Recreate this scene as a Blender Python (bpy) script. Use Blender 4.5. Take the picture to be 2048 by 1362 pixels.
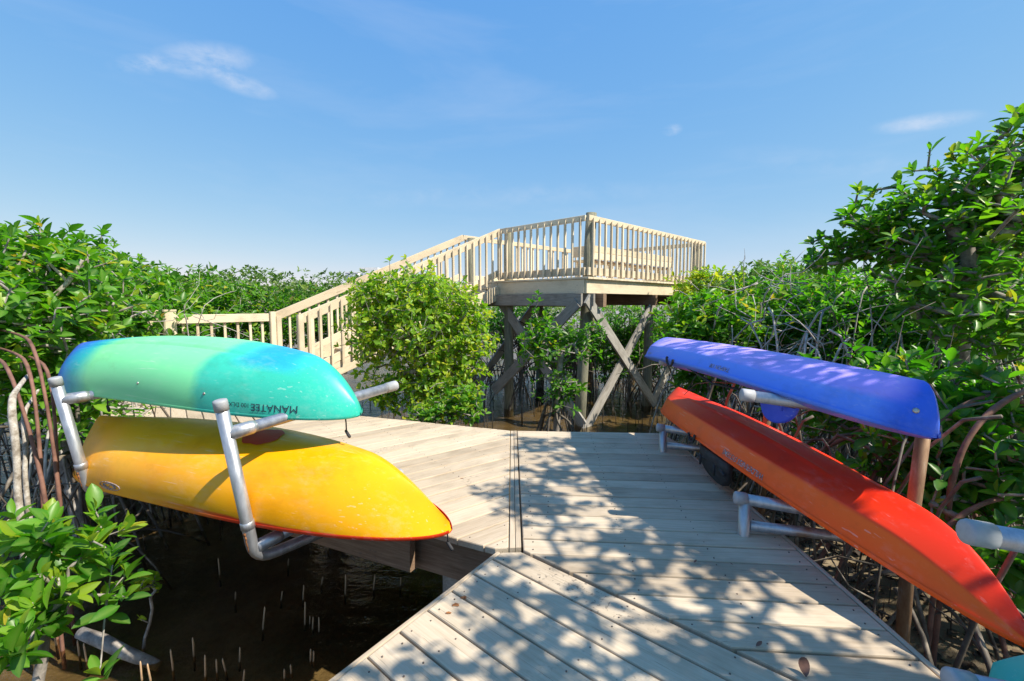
import bpy, math, random
import numpy as np
from mathutils import Vector, Matrix

random.seed(7)
rng = np.random.default_rng(11)
scene = bpy.context.scene
for o in list(bpy.data.objects):
    bpy.data.objects.remove(o)
col = scene.collection
PI = math.pi

# ------------------------------------------------------------------ camera
FPX, YH, CAMH = 910.0, 605.0, 1.25           # focal length and horizon row in photo pixels, eye height over the boardwalk
PITCH = math.atan((681 - YH) / FPX)
cam_d = bpy.data.cameras.new('camera')
cam_d.lens = 36.0 * FPX / 2048.0
cam_d.sensor_width = 36.0
cam_d.clip_start = 0.05
cam_d.clip_end = 6000
cam = bpy.data.objects.new('camera', cam_d)
cam.location = (0, 0, CAMH)
cam.rotation_euler = (PI / 2 - PITCH, 0, 0)
col.objects.link(cam)
scene.camera = cam

# ------------------------------------------------------------------ sky, sun, exposure
SUN = Vector((0.80, -0.34, 1.0)).normalized()          # towards the sun
SUN_EL = math.asin(SUN.z)
SUN_AZ = math.atan2(SUN.x, SUN.y)
sun_d = bpy.data.lights.new('sun', 'SUN')
sun_d.energy = 5.0
sun_d.angle = math.radians(0.53)
sun_d.color = (1.0, 0.92, 0.78)
sun = bpy.data.objects.new('sun', sun_d)
sun.rotation_euler = SUN.to_track_quat('Z', 'Y').to_euler()
sun.location = SUN * 50
col.objects.link(sun)

def ray(x, y):
    u, v = x - 1024, y - 681
    return Vector((u, FPX * math.cos(PITCH) - v * math.sin(PITCH), -FPX * math.sin(PITCH) - v * math.cos(PITCH)))
def on_z(x, y, z=0.0):
    d = ray(x, y); return Vector((0, 0, CAMH)) + d * ((z - CAMH) / d.z)
def on_y(x, y, Y):
    d = ray(x, y); return Vector((0, 0, CAMH)) + d * (Y / d.y)

world = bpy.data.worlds.new('World')
scene.world = world
world.use_nodes = True
wn, wl = world.node_tree.nodes, world.node_tree.links
wn.clear()
w_out = wn.new('ShaderNodeOutputWorld')
w_bg = wn.new('ShaderNodeBackground')
w_sky = wn.new('ShaderNodeTexSky')
w_sky.sky_type = 'NISHITA'
w_sky.sun_disc = False
w_sky.sun_elevation = SUN_EL
w_sky.sun_rotation = SUN_AZ
w_sky.altitude = 300
w_sky.air_density = 1.0
w_sky.dust_density = 0.0
w_sky.ozone_density = 2.5
w_bg.inputs['Strength'].default_value = 0.14
w_tc = wn.new('ShaderNodeTexCoord')
def wmath(op, a, b=None, clamp=False):
    n = wn.new('ShaderNodeMath'); n.operation = op; n.use_clamp = clamp
    for i, v in enumerate((a, b)):
        if v is None: continue
        if isinstance(v, (int, float)): n.inputs[i].default_value = v
        else: wl.new(v, n.inputs[i])
    return n.outputs[0]
def wisp_noise(scale, stretch, rot, detail=6.0):
    mp = wn.new('ShaderNodeMapping'); mp.inputs['Scale'].default_value = stretch; mp.inputs['Rotation'].default_value = rot
    wl.new(w_tc.outputs['Generated'], mp.inputs['Vector'])
    nz = wn.new('ShaderNodeTexNoise'); nz.inputs['Scale'].default_value = scale; nz.inputs['Detail'].default_value = detail
    nz.inputs['Roughness'].default_value = 0.6; nz.inputs['Distortion'].default_value = 0.4
    wl.new(mp.outputs[0], nz.inputs['Vector'])
    return nz.outputs['Fac']
def cloud_mask(px, py, rx, ry, tilt):
    """one thin cloud: an oval of directions about the direction of a photo pixel"""
    c = ray(px, py).normalized()
    right = (ray(px + 4, py).normalized() - ray(px - 4, py).normalized()).normalized(); up = right.cross(c).normalized()
    r2 = right * math.cos(tilt) + up * math.sin(tilt); u2 = up * math.cos(tilt) - right * math.sin(tilt)
    out = []
    for ax, rad in ((r2, rx), (u2, ry)):
        d = wn.new('ShaderNodeVectorMath'); d.operation = 'DOT_PRODUCT'
        wl.new(w_tc.outputs['Generated'], d.inputs[0]); d.inputs[1].default_value = ax
        out.append(wmath('POWER', wmath('DIVIDE', d.outputs['Value'], rad), 2.0))
    s = wmath('ADD', out[0], out[1])
    f = wn.new('ShaderNodeVectorMath'); f.operation = 'DOT_PRODUCT'
    wl.new(w_tc.outputs['Generated'], f.inputs[0]); f.inputs[1].default_value = c
    front = wmath('GREATER_THAN', f.outputs['Value'], 0.0)
    return wmath('MULTIPLY', wmath('POWER', wmath('SUBTRACT', 1.0, s, True), 1.5), front)
n_fine = wisp_noise(9.0, (1, 1, 2.2), (0, 0.15, 0.3))
n_wide = wisp_noise(1.6, (1, 1, 5.0), (0.1, 0.1, 0.5), 5.0)
n_puff = wisp_noise(26.0, (1, 1, 1.8), (0, 0.1, 0.2), 7.0)
m = None
for a in ((410, 122, 0.095, 0.032, 0.0), (300, 128, 0.06, 0.018, 0.05), (480, 165, 0.07, 0.022, -0.35), (1345, 260, 0.022, 0.012, 0.15), (1850, 245, 0.075, 0.016, 0.15), (1700, 330, 0.25, 0.03, -0.1), (1000, 390, 0.5, 0.03, 0.02)):
    k = cloud_mask(*a)
    k = wmath('MULTIPLY', k, 0.85 if a[2] < 0.2 else 0.2)
    m = k if m is None else wmath('MAXIMUM', m, k)
rag = wmath('ADD', wmath('MULTIPLY', wmath('SUBTRACT', n_fine, 0.5), 2.4), wmath('MULTIPLY', wmath('SUBTRACT', n_puff, 0.5), 1.6))
m = wmath('MULTIPLY', wmath('MULTIPLY', m, wmath('ADD', rag, 0.45, True)), 0.8, True)
veil = wmath('MULTIPLY', wmath('SUBTRACT', n_wide, 0.50, True), 0.55, True)
m = wmath('MAXIMUM', m, veil)
w_mix = wn.new('ShaderNodeMix'); w_mix.data_type = 'RGBA'
wl.new(m, w_mix.inputs['Factor'])
w_sep = wn.new('ShaderNodeSeparateColor'); wl.new(w_sky.outputs[0], w_sep.inputs[0])
w_com = wn.new('ShaderNodeCombineColor')      # the photograph's colour grade of the whole sky, channel by channel
for i_, (gain, gam) in enumerate(((0.70, 0.86), (1.42, 0.46), (3.40, 0.08))):
    wl.new(wmath('MULTIPLY', wmath('POWER', w_sep.outputs[i_], gam), gain), w_com.inputs[i_])
wl.new(w_com.outputs[0], w_mix.inputs['A'])
w_mix.inputs['B'].default_value = (3.4, 3.7, 4.3, 1)
wl.new(w_mix.outputs['Result'], w_bg.inputs['Color'])
wl.new(w_bg.outputs[0], w_out.inputs[0])

scene.view_settings.view_transform = 'Standard'
scene.view_settings.look = 'None'
scene.view_settings.gamma = 1
scene.view_settings.use_curve_mapping = False
scene.view_settings.exposure = 0.66
scene.render.resolution_x, scene.render.resolution_y = 1024, 681
scene.render.engine = 'CYCLES'
scene.cycles.max_bounces = 6
scene.cycles.transparent_max_bounces = 12

WATER_Z = -1.02

# ------------------------------------------------------------------ materials
class Mat:
    def __init__(s, name):
        s.m = bpy.data.materials.new(name); s.m.use_nodes = True
        s.n, s.l = s.m.node_tree.nodes, s.m.node_tree.links
        s.p = s.n['Principled BSDF']; s.out = s.n['Material Output']
    def tex(s, kind='Object'):
        if not hasattr(s, 'tc'): s.tc = s.n.new('ShaderNodeTexCoord')
        return s.tc.outputs[kind]
    def map(s, scale=(1, 1, 1), kind='Object', rand=False):
        mp = s.n.new('ShaderNodeMapping'); mp.inputs['Scale'].default_value = scale
        s.l.new(s.tex(kind), mp.inputs['Vector'])
        if rand:
            oi = s.n.new('ShaderNodeObjectInfo'); c = s.n.new('ShaderNodeCombineXYZ')
            ml = s.math('MULTIPLY', oi.outputs['Random'], 37.0)
            for i in range(3): s.l.new(ml, c.inputs[i])
            s.l.new(c.outputs[0], mp.inputs['Location'])
        return mp.outputs[0]
    def noise(s, scale=5, detail=4, rough=0.55, vec=None, dist=0):
        n = s.n.new('ShaderNodeTexNoise'); n.inputs['Scale'].default_value = scale
        n.inputs['Detail'].default_value = detail; n.inputs['Roughness'].default_value = rough
        n.inputs['Distortion'].default_value = dist
        s.l.new(vec if vec is not None else s.tex(), n.inputs['Vector'])
        return n.outputs['Fac']
    def ramp(s, fac, stops, interp='LINEAR'):
        r = s.n.new('ShaderNodeValToRGB'); r.color_ramp.interpolation = interp
        e = r.color_ramp.elements
        while len(e) < len(stops): e.new(0.5)
        for i, (p, c) in enumerate(stops):
            e[i].position = p; e[i].color = (*c, 1) if len(c) == 3 else c
        s.l.new(fac, r.inputs[0]); return r.outputs[0]
    def mix(s, fac, a, b, mode='MIX'):
        n = s.n.new('ShaderNodeMix'); n.data_type = 'RGBA'; n.blend_type = mode
        for key, v in (('Factor', fac), ('A', a), ('B', b)):
            sock = n.inputs[key] if key == 'Factor' else [i for i in n.inputs if i.name == key and i.type == 'RGBA'][0]
            if isinstance(v, (int, float)): sock.default_value = v
            elif isinstance(v, tuple): sock.default_value = (*v, 1) if len(v) == 3 else v
            else: s.l.new(v, sock)
        return [o for o in n.outputs if o.type == 'RGBA'][0]
    def math(s, op, a, b=0.0, clamp=False):
        n = s.n.new('ShaderNodeMath'); n.operation = op; n.use_clamp = clamp
        for i, v in enumerate((a, b)):
            if isinstance(v, (int, float)): n.inputs[i].default_value = v
            else: s.l.new(v, n.inputs[i])
        return n.outputs[0]
    def bump(s, h, strength=0.3, dist=0.01):
        b = s.n.new('ShaderNodeBump'); b.inputs['Strength'].default_value = strength; b.inputs['Distance'].default_value = dist
        s.l.new(h, b.inputs['Height']); s.l.new(b.outputs[0], s.p.inputs['Normal']); return b.outputs[0]
    def set(s, **k):
        for key, v in k.items():
            i = s.p.inputs[key.replace('_', ' ')]
            if isinstance(v, (int, float)): i.default_value = v
            elif isinstance(v, tuple): i.default_value = (*v, 1) if len(v) == 3 else v
            else: s.l.new(v, i)
        return s
    def rnd(s):
        return s.n.new('ShaderNodeObjectInfo').outputs['Random']

def wood(name, c_lo, c_mid, c_hi, rough=0.75, grain=1.0, stain=0.5):
    M = Mat(name)
    g = M.noise(9, 6, 0.65, M.map((0.5, 9, 9), rand=True), 0.6)
    blot = M.noise(2.3, 5, 0.6, M.map((1, 1.6, 1.6), rand=True))
    c = M.ramp(g, [(0.25, c_lo), (0.5, c_mid), (0.78, c_hi)])
    tone = M.ramp(M.rnd(), [(0, (0.79, 0.765, 0.74)), (0.6, (0.98, 0.97, 0.96)), (1, (1.06, 1.06, 1.05))])
    c = M.mix(1.0, c, tone, 'MULTIPLY')
    dirt = M.ramp(blot, [(0.36, (0.62, 0.6, 0.58)), (0.52, (1, 1, 1))])
    c = M.mix(stain, c, dirt, 'MULTIPLY')
    crack = M.noise(16, 3, 0.5, M.map((0.22, 14, 3), rand=True), 0.3)
    ck = M.ramp(crack, [(0.29, (0.30, 0.27, 0.25)), (0.34, (1, 1, 1))])
    c = M.mix(0.75 * grain, c, ck, 'MULTIPLY')
    fleck = M.noise(55, 2, 0.5, M.map((1, 1, 1), rand=True))
    patch = M.noise(1.7, 2, 0.5, M.map((1, 1, 1), rand=True))
    fk = M.math('MULTIPLY', M.ramp(fleck, [(0.60, (0, 0, 0)), (0.66, (1, 1, 1))]), M.ramp(patch, [(0.58, (0, 0, 0)), (0.70, (1, 1, 1))]))
    c = M.mix(M.math('MULTIPLY', fk, 0.7 * grain), c, (0.10, 0.085, 0.075))
    M.set(Base_Color=c, Roughness=rough)
    M.p.inputs['Specular IOR Level'].default_value = 0.25
    h = M.math('ADD', M.math('MULTIPLY', g, 0.6), M.math('MULTIPLY', M.math('MINIMUM', crack, 0.34), 3.0))
    M.bump(h, 0.45 * grain, 0.004)
    return M.m

m_plank = wood('bleached_plank', (0.45, 0.36, 0.26), (0.545, 0.45, 0.335), (0.61, 0.52, 0.405), grain=0.85)
m_cream = wood('cream_paint', (0.66, 0.545, 0.385), (0.71, 0.60, 0.435), (0.75, 0.64, 0.475), 0.65, 0.65, 0.5)
m_grey = wood('weathered_timber', (0.20, 0.185, 0.17), (0.33, 0.31, 0.28), (0.46, 0.44, 0.40), 0.85, 1.0, 0.7)
m_brown = wood('stained_joist', (0.16, 0.10, 0.065), (0.25, 0.165, 0.11), (0.36, 0.26, 0.18), 0.8, 1.0, 0.6)
M = Mat('pile_wood')
g = M.noise(7, 6, 0.65, M.map((7, 7, 0.6), rand=True), 0.5)
c = M.ramp(g, [(0.25, (0.07, 0.075, 0.055)), (0.5, (0.19, 0.185, 0.13)), (0.8, (0.34, 0.31, 0.22))])
sp = M.n.new('ShaderNodeSeparateXYZ'); M.l.new(M.tex(), sp.inputs[0])
wet = M.ramp(M.math('ADD', sp.outputs[2], M.math('MULTIPLY', g, 0.25)), [(0.18, (0.16, 0.15, 0.13)), (0.42, (1, 1, 1))])
M.set(Base_Color=M.mix(1.0, c, wet, 'MULTIPLY'), Roughness=0.85); M.bump(g, 0.6, 0.01)
m_pile = M.m

M = Mat('galvanised_pipe')
sc = M.noise(30, 5, 0.7, M.map((1, 1, 0.25)))
bl = M.noise(5, 4, 0.6)
M.set(Base_Color=M.mix(M.ramp(bl, [(0.62, (0, 0, 0)), (0.75, (1, 1, 1))]), M.ramp(sc, [(0.3, (0.34, 0.35, 0.37)), (0.7, (0.54, 0.55, 0.58))]), (0.36, 0.24, 0.15)),
      Metallic=0.75, Roughness=M.math('ADD', M.math('MULTIPLY', sc, 0.3), 0.28))
M.bump(sc, 0.12, 0.003)
m_pipe = M.m
M = Mat('brown_pipe'); sc = M.noise(18, 5, 0.7, M.map((1, 1, 0.3)))
M.set(Base_Color=M.ramp(sc, [(0.3, (0.16, 0.085, 0.045)), (0.55, (0.27, 0.17, 0.10)), (0.75, (0.42, 0.36, 0.31))]), Metallic=0.4, Roughness=0.6); M.bump(sc, 0.2, 0.003); m_brownpipe = M.m  # mottled brown, for the outer poles of the right racks
M = Mat('grey_plastic_cap'); M.set(Base_Color=M.ramp(M.noise(20), [(0.3, (0.27, 0.28, 0.30)), (0.7, (0.38, 0.39, 0.41))]), Roughness=0.6); m_cap = M.m
M = Mat('steel_screw'); M.set(Base_Color=M.ramp(M.noise(60), [(0.3, (0.25, 0.2, 0.17)), (0.7, (0.55, 0.54, 0.52))]), Metallic=0.8, Roughness=0.4); m_steel = M.m
M = Mat('dull_screw'); M.set(Base_Color=M.ramp(M.noise(9), [(0.35, (0.05, 0.04, 0.035)), (0.65, (0.17, 0.12, 0.09))]), Roughness=0.7); m_screwdark = M.m
M = Mat('rust'); M.set(Base_Color=M.ramp(M.noise(80), [(0.35, (0.06, 0.02, 0.01)), (0.7, (0.42, 0.17, 0.05))]), Roughness=0.9); m_rust = M.m
M = Mat('black_fabric'); M.set(Base_Color=M.ramp(M.noise(40), [(0.3, (0.012, 0.012, 0.014)), (0.7, (0.035, 0.035, 0.04))]), Roughness=0.7); M.bump(M.noise(120), 0.3, 0.002); m_black = M.m
M = Mat('lettering_ink'); M.set(Base_Color=M.ramp(M.noise(30), [(0.3, (0.012, 0.03, 0.05)), (0.7, (0.02, 0.045, 0.07))]), Roughness=0.45); m_ink = M.m
M = Mat('lettering_silver'); M.set(Base_Color=M.ramp(M.noise(90), [(0.4, (0.10, 0.07, 0.08)), (0.6, (0.42, 0.38, 0.42))]), Roughness=0.4); m_silver = M.m

def plastic(name, colour_fn, rough=0.33, scuff=0.5):
    M = Mat(name)
    c = colour_fn(M)
    sc = M.noise(38, 5, 0.7, M.map((0.35, 1, 1)))
    sc2 = M.noise(4, 4, 0.6)
    dull = M.ramp(M.math('MULTIPLY', sc, sc2), [(0.26, (0, 0, 0)), (0.42, (1, 1, 1))])
    c = M.mix(M.math('MULTIPLY', dull, 0.16 * scuff), c, (0.75, 0.75, 0.72))
    scr = M.noise(70, 2, 0.5, M.map((0.05, 1, 1)), 0.2)
    line = M.math('MULTIPLY', M.ramp(scr, [(0.655, (0, 0, 0)), (0.69, (1, 1, 1))]), M.ramp(M.noise(3.1, 3, 0.6), [(0.46, (0, 0, 0)), (0.62, (1, 1, 1))]))
    c = M.mix(M.math('MULTIPLY', line, 0.40 * scuff), c, (0.85, 0.84, 0.80))
    grime = M.ramp(M.noise(2.6, 5, 0.7, M.map((1, 1.5, 1.5))), [(0.33, (0.72, 0.68, 0.60)), (0.50, (1, 1, 1))])
    c = M.mix(0.55, c, grime, 'MULTIPLY')
    M.set(Base_Color=c, Roughness=M.math('ADD', M.math('MULTIPLY', dull, 0.25), rough + 0.05))
    M.p.inputs['Specular IOR Level'].default_value = 0.32
    M.p.inputs['Subsurface Weight'].default_value = 0.0
    M.bump(M.noise(60, 3, 0.6), 0.05, 0.003)
    return M.m
def along(M, wob=0.10, freq=2.2):
    """0..1 from stern to bow with a wavering border, as in swirled rotomoulded plastic"""
    at = M.n.new('ShaderNodeAttribute'); at.attribute_name = 'along'
    return M.math('ADD', at.outputs['Fac'], M.math('MULTIPLY', M.math('SUBTRACT', M.noise(freq, 3, 0.5, M.map((1, 2, 2))), 0.5), wob))
def girth(M):
    at = M.n.new('ShaderNodeAttribute'); at.attribute_name = 'girth'; return at.outputs['Fac']
def col_green(M):
    t = along(M, 0.10, 1.6)
    base = M.ramp(t, [(0.05, (0.06, 0.10, 0.66)), (0.15, (0.02, 0.24, 0.62)), (0.24, (0.03, 0.46, 0.46)), (0.31, (0.21, 0.72, 0.31)), (0.675, (0.20, 0.72, 0.33)), (0.705, (0.05, 0.53, 0.39)), (1.0, (0.03, 0.47, 0.36))])
    keel = M.ramp(girth(M), [(0.0, (1, 1, 1)), (0.30, (0.75, 0.75, 0.75)), (0.48, (0, 0, 0))])
    zone = M.ramp(t, [(0.74, (0, 0, 0)), (0.79, (1, 1, 1)), (0.88, (1, 1, 1)), (0.93, (0, 0, 0))])
    return M.mix(M.math('MULTIPLY', M.math('MULTIPLY', keel, zone), 0.9), base, (0.015, 0.32, 0.72))
def col_yellow(M):
    n = M.noise(1.5, 4, 0.55)
    base = M.ramp(n, [(0.35, (0.90, 0.33, 0.002)), (0.6, (0.93, 0.42, 0.003))])
    edge = M.ramp(M.math('ADD', girth(M), M.math('MULTIPLY', M.noise(3, 2), 0.06)), [(0.975, (0, 0, 0)), (0.995, (1, 1, 1))])
    fore = M.ramp(along(M, 0.05), [(0.42, (0, 0, 0)), (0.62, (1, 1, 1))])
    return M.mix(M.math('MULTIPLY', edge, fore), base, (0.72, 0.05, 0.012))
def col_orange(M):
    g_ = M.math('ADD', girth(M), M.math('MULTIPLY', M.noise(2, 3), 0.10))
    return M.ramp(g_, [(0.20, (0.85, 0.028, 0.006)), (0.62, (0.93, 0.045, 0.006)), (0.68, (1.0, 0.13, 0.004)), (0.94, (1.0, 0.10, 0.006))])
def col_blue(M):
    g_ = M.math('ADD', girth(M), M.math('MULTIPLY', M.noise(2, 3), 0.10))
    c = M.ramp(g_, [(0.25, (0.46, 0.34, 0.96)), (0.58, (0.42, 0.34, 0.96)), (0.68, (0.14, 0.30, 0.95)), (0.97, (0.08, 0.23, 0.90))])  # violet keel panel: plastic colour with reflected sky painted in
    ends = M.ramp(along(M, 0.05), [(0.03, (1, 1, 1)), (0.06, (0, 0, 0)), (0.80, (0, 0, 0)), (0.93, (1, 1, 1))])
    return M.mix(ends, c, (0.03, 0.13, 0.78))
m_kgreen = plastic('mint_turquoise_plastic', col_green)
m_kyellow = plastic('yellow_plastic', col_yellow, 0.30)
m_korange = plastic('red_orange_plastic', col_orange, 0.38)
m_kblue = plastic('blue_violet_plastic', col_blue, 0.40)
m_kteal = plastic('teal_plastic', lambda M: M.ramp(M.noise(2), [(0.3, (0.03, 0.42, 0.42)), (0.7, (0.06, 0.55, 0.45))]), 0.4)
m_kblue2 = plastic('blue_pad_plastic', lambda M: M.ramp(M.noise(3), [(0.3, (0.03, 0.08, 0.72)), (0.7, (0.05, 0.11, 0.80))]), 0.45)
m_kred = plastic('red_inner_plastic', lambda M: M.ramp(M.noise(6), [(0.3, (0.60, 0.02, 0.015)), (0.7, (0.75, 0.04, 0.02))]), 0.45)

def leaf_material(name, stops, trans, rough=0.34, tmix=0.42):
    M = Mat(name)
    at = M.n.new('ShaderNodeAttribute'); at.attribute_name = 'tint'
    t = at.outputs['Fac']
    c = M.ramp(t, stops)
    rib = M.n.new('ShaderNodeAttribute'); rib.attribute_name = 'rib'
    c = M.mix(M.math('MULTIPLY', rib.outputs['Fac'], 0.35), c, (0.30, 0.42, 0.10))
    spots = M.ramp(M.noise(45, 2), [(0.28, (0.7, 0.62, 0.45)), (0.36, (1, 1, 1))])
    c = M.mix(0.6, c, spots, 'MULTIPLY')
    M.set(Base_Color=c, Roughness=rough)
    M.p.inputs['Specular IOR Level'].default_value = 0.35
    tr = M.n.new('ShaderNodeBsdfTranslucent')
    tc = M.ramp(t, trans); M.l.new(tc, tr.inputs[0])
    mx = M.n.new('ShaderNodeMixShader'); mx.inputs[0].default_value = tmix
    M.l.new(M.p.outputs[0], mx.inputs[1]); M.l.new(tr.outputs[0], mx.inputs[2]); M.l.new(mx.outputs[0], M.out.inputs[0])
    return M.m
YEL = (0.62, 0.40, 0.03)
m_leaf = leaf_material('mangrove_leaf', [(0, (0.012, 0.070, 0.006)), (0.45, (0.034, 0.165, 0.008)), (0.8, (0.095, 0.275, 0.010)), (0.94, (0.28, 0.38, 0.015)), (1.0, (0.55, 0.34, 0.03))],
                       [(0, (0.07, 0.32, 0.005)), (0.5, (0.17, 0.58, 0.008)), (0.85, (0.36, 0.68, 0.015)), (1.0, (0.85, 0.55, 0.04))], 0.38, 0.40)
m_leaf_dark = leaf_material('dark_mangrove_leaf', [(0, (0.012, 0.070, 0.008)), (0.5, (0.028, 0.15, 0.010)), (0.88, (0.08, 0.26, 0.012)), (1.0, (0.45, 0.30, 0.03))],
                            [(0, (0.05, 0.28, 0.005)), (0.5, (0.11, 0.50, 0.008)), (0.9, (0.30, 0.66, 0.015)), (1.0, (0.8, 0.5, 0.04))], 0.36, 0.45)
m_leaf_yel = leaf_material('yellow_green_leaf', [(0, (0.05, 0.17, 0.006)), (0.4, (0.16, 0.33, 0.010)), (0.75, (0.32, 0.44, 0.015)), (1.0, (0.55, 0.50, 0.03))],
                           [(0, (0.12, 0.45, 0.008)), (0.5, (0.42, 0.72, 0.015)), (1.0, (0.8, 0.78, 0.03))], 0.38, 0.48)
m_leaf_far = leaf_material('far_mangrove_leaf', [(0, (0.035, 0.075, 0.02)), (0.45, (0.075, 0.155, 0.03)), (0.8, (0.15, 0.24, 0.045)), (0.94, (0.24, 0.27, 0.06)), (1.0, (0.35, 0.27, 0.08))],
                           [(0, (0.08, 0.22, 0.02)), (0.5, (0.20, 0.40, 0.04)), (0.85, (0.36, 0.52, 0.06)), (1.0, (0.6, 0.45, 0.1))], 0.42, 0.36)  # greyed, with distance haze put into the leaf colour
M = Mat('grey_bark'); g = M.noise(14, 5, 0.65)
M.set(Base_Color=M.ramp(g, [(0.3, (0.12, 0.10, 0.085)), (0.55, (0.29, 0.26, 0.23)), (0.75, (0.52, 0.49, 0.45))]), Roughness=0.9); M.bump(g, 0.5, 0.01); m_bark = M.m
M = Mat('bleached_twig'); g = M.noise(10, 4, 0.6)
M.set(Base_Color=M.ramp(g, [(0.3, (0.20, 0.18, 0.16)), (0.6, (0.46, 0.43, 0.40))]), Roughness=0.9); m_twig = M.m
M = Mat('pale_lichen_bark'); g = M.noise(20, 5, 0.7)
M.set(Base_Color=M.ramp(g, [(0.3, (0.13, 0.10, 0.07)), (0.48, (0.34, 0.30, 0.25)), (0.66, (0.56, 0.53, 0.48)), (0.8, (0.44, 0.33, 0.08))]), Roughness=0.9); M.bump(g, 0.5, 0.01); m_palebark = M.m
M = Mat('red_brown_root'); g = M.noise(9, 4, 0.6)
M.set(Base_Color=M.ramp(g, [(0.3, (0.10, 0.045, 0.032)), (0.7, (0.26, 0.13, 0.09))]), Roughness=0.8); M.bump(g, 0.4, 0.01); m_root = M.m
M = Mat('dark_wet_root'); g = M.noise(9, 4, 0.6)
M.set(Base_Color=M.ramp(g, [(0.3, (0.035, 0.026, 0.02)), (0.55, (0.11, 0.09, 0.07)), (0.75, (0.34, 0.29, 0.23))]), Roughness=0.7); m_wetroot = M.m
M = Mat('pencil_root_bark'); sp = M.n.new('ShaderNodeSeparateXYZ'); M.l.new(M.tex(), sp.inputs[0])
M.set(Base_Color=M.ramp(M.math('ADD', M.math('MULTIPLY', sp.outputs[2], 3.0), M.math('MULTIPLY', M.noise(30), 0.3)), [(0.30, (0.035, 0.028, 0.02)), (0.62, (0.40, 0.26, 0.15)), (1.0, (0.55, 0.38, 0.23))]), Roughness=0.85); m_pencil = M.m
M = Mat('mud'); g = M.noise(1.3, 6, 0.6); g2 = M.noise(22, 5, 0.7)
M.set(Base_Color=M.mix(0.55, M.ramp(g, [(0.3, (0.09, 0.066, 0.036)), (0.5, (0.20, 0.15, 0.085)), (0.72, (0.34, 0.27, 0.17))]), M.ramp(g2, [(0.3, (0.45, 0.42, 0.38)), (0.6, (1, 1, 1))]), 'MULTIPLY'), Roughness=0.7)
M.bump(g2, 0.6, 0.03); m_mud = M.m

M = Mat('shallow_water')
M.n.remove(M.p)
w1 = M.noise(4.5, 3, 0.5, M.map((1, 1.8, 1))); w2 = M.noise(38, 2, 0.5, M.map((1, 1.6, 1)))
bp = M.n.new('ShaderNodeBump'); bp.inputs['Strength'].default_value = 0.45; bp.inputs['Distance'].default_value = 0.03
M.l.new(M.math('ADD', w1, M.math('MULTIPLY', w2, 0.25)), bp.inputs['Height'])
fr = M.n.new('ShaderNodeFresnel'); fr.inputs['IOR'].default_value = 1.33; M.l.new(bp.outputs[0], fr.inputs['Normal'])
tp = M.n.new('ShaderNodeBsdfTransparent'); tp.inputs[0].default_value = (0.70, 0.64, 0.49, 1)
gl = M.n.new('ShaderNodeBsdfGlossy'); gl.inputs['Roughness'].default_value = 0.03; M.l.new(bp.outputs[0], gl.inputs['Normal'])
mx = M.n.new('ShaderNodeMixShader'); M.l.new(fr.outputs[0], mx.inputs[0]); M.l.new(tp.outputs[0], mx.inputs[1]); M.l.new(gl.outputs[0], mx.inputs[2])
M.l.new(mx.outputs[0], M.out.inputs[0]); m_water = M.m
M = Mat('pale_stucco'); M.set(Base_Color=M.ramp(M.noise(0.3), [(0.3, (0.60, 0.62, 0.64)), (0.7, (0.70, 0.71, 0.72))]), Roughness=0.8); m_stucco = M.m
M = Mat('window_glass'); M.set(Base_Color=M.ramp(M.noise(0.5), [(0.3, (0.18, 0.24, 0.31)), (0.7, (0.26, 0.33, 0.41))]), Roughness=0.2); m_glass = M.m

# ------------------------------------------------------------------ mesh helpers
def link(name, me, parent=None):
    o = bpy.data.objects.new(name, me)
    col.objects.link(o)
    if parent is not None: o.parent = parent
    return o
def new_mesh(name, verts, faces, mat, smooth=False):
    me = bpy.data.meshes.new(name)
    me.from_pydata([tuple(v) for v in verts], [], faces)
    me.materials.append(mat)
    if smooth: me.polygons.foreach_set('use_smooth', [True] * len(me.polygons))
    me.update()
    return me
def mesh_obj(name, verts, faces, mat, parent=None, smooth=False):
    return link(name, new_mesh(name, verts, faces, mat, smooth), parent)
def empty(name, loc=(0, 0, 0)):
    o = bpy.data.objects.new(name, None); o.empty_display_size = 0.1
    o.location = loc; col.objects.link(o); return o
def tag(o, label=None, cat=None, group=None, kind=None):
    for k, v in (('label', label), ('category', cat), ('group', group), ('kind', kind)):
        if v: o[k] = v
    return o
def beam_mesh(name, L, w, h, mat, ch=0.004, slant=0.0):
    """bar along +x from 0 to L, centred in y, z; long edges chamfered; 'slant' cuts both ends back on the +y side"""
    a, b = w / 2, h / 2
    prof = [(-a + ch, -b), (a - ch, -b), (a, -b + ch), (a, b - ch), (a - ch, b), (-a + ch, b), (-a, b - ch), (-a, -b + ch)]
    v = [((slant * (y + a) / w if slant else 0), y, z) for y, z in prof] + [(L - (slant * (y + a) / w if slant else 0), y, z) for y, z in prof]
    f = [(i, (i + 1) % 8, 8 + (i + 1) % 8, 8 + i) for i in range(8)] + [tuple(range(7, -1, -1)), tuple(range(8, 16))]
    return new_mesh(name, v, f, mat)
def frame(p0, p1, up=(0, 0, 1)):
    x = (Vector(p1) - Vector(p0)).normalized(); up = Vector(up)
    y = up.cross(x).normalized(); z = x.cross(y)
    m = Matrix((x, y, z)).transposed().to_4x4(); m.translation = Vector(p0); return m
def beam(name, p0, p1, w, h, mat, parent=None, up=(0, 0, 1), ch=0.004, base=None):
    """bar from p0 to p1, w wide (sideways), h high (along up)"""
    p0, p1 = Vector(p0), Vector(p1)
    o = link(name, beam_mesh(name, (p1 - p0).length, w, h, mat, ch), parent)
    m = frame(p0, p1, up)
    if parent is not None: m = Matrix.Translation(-parent.location) @ m
    o.matrix_basis = m
    return o
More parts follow.
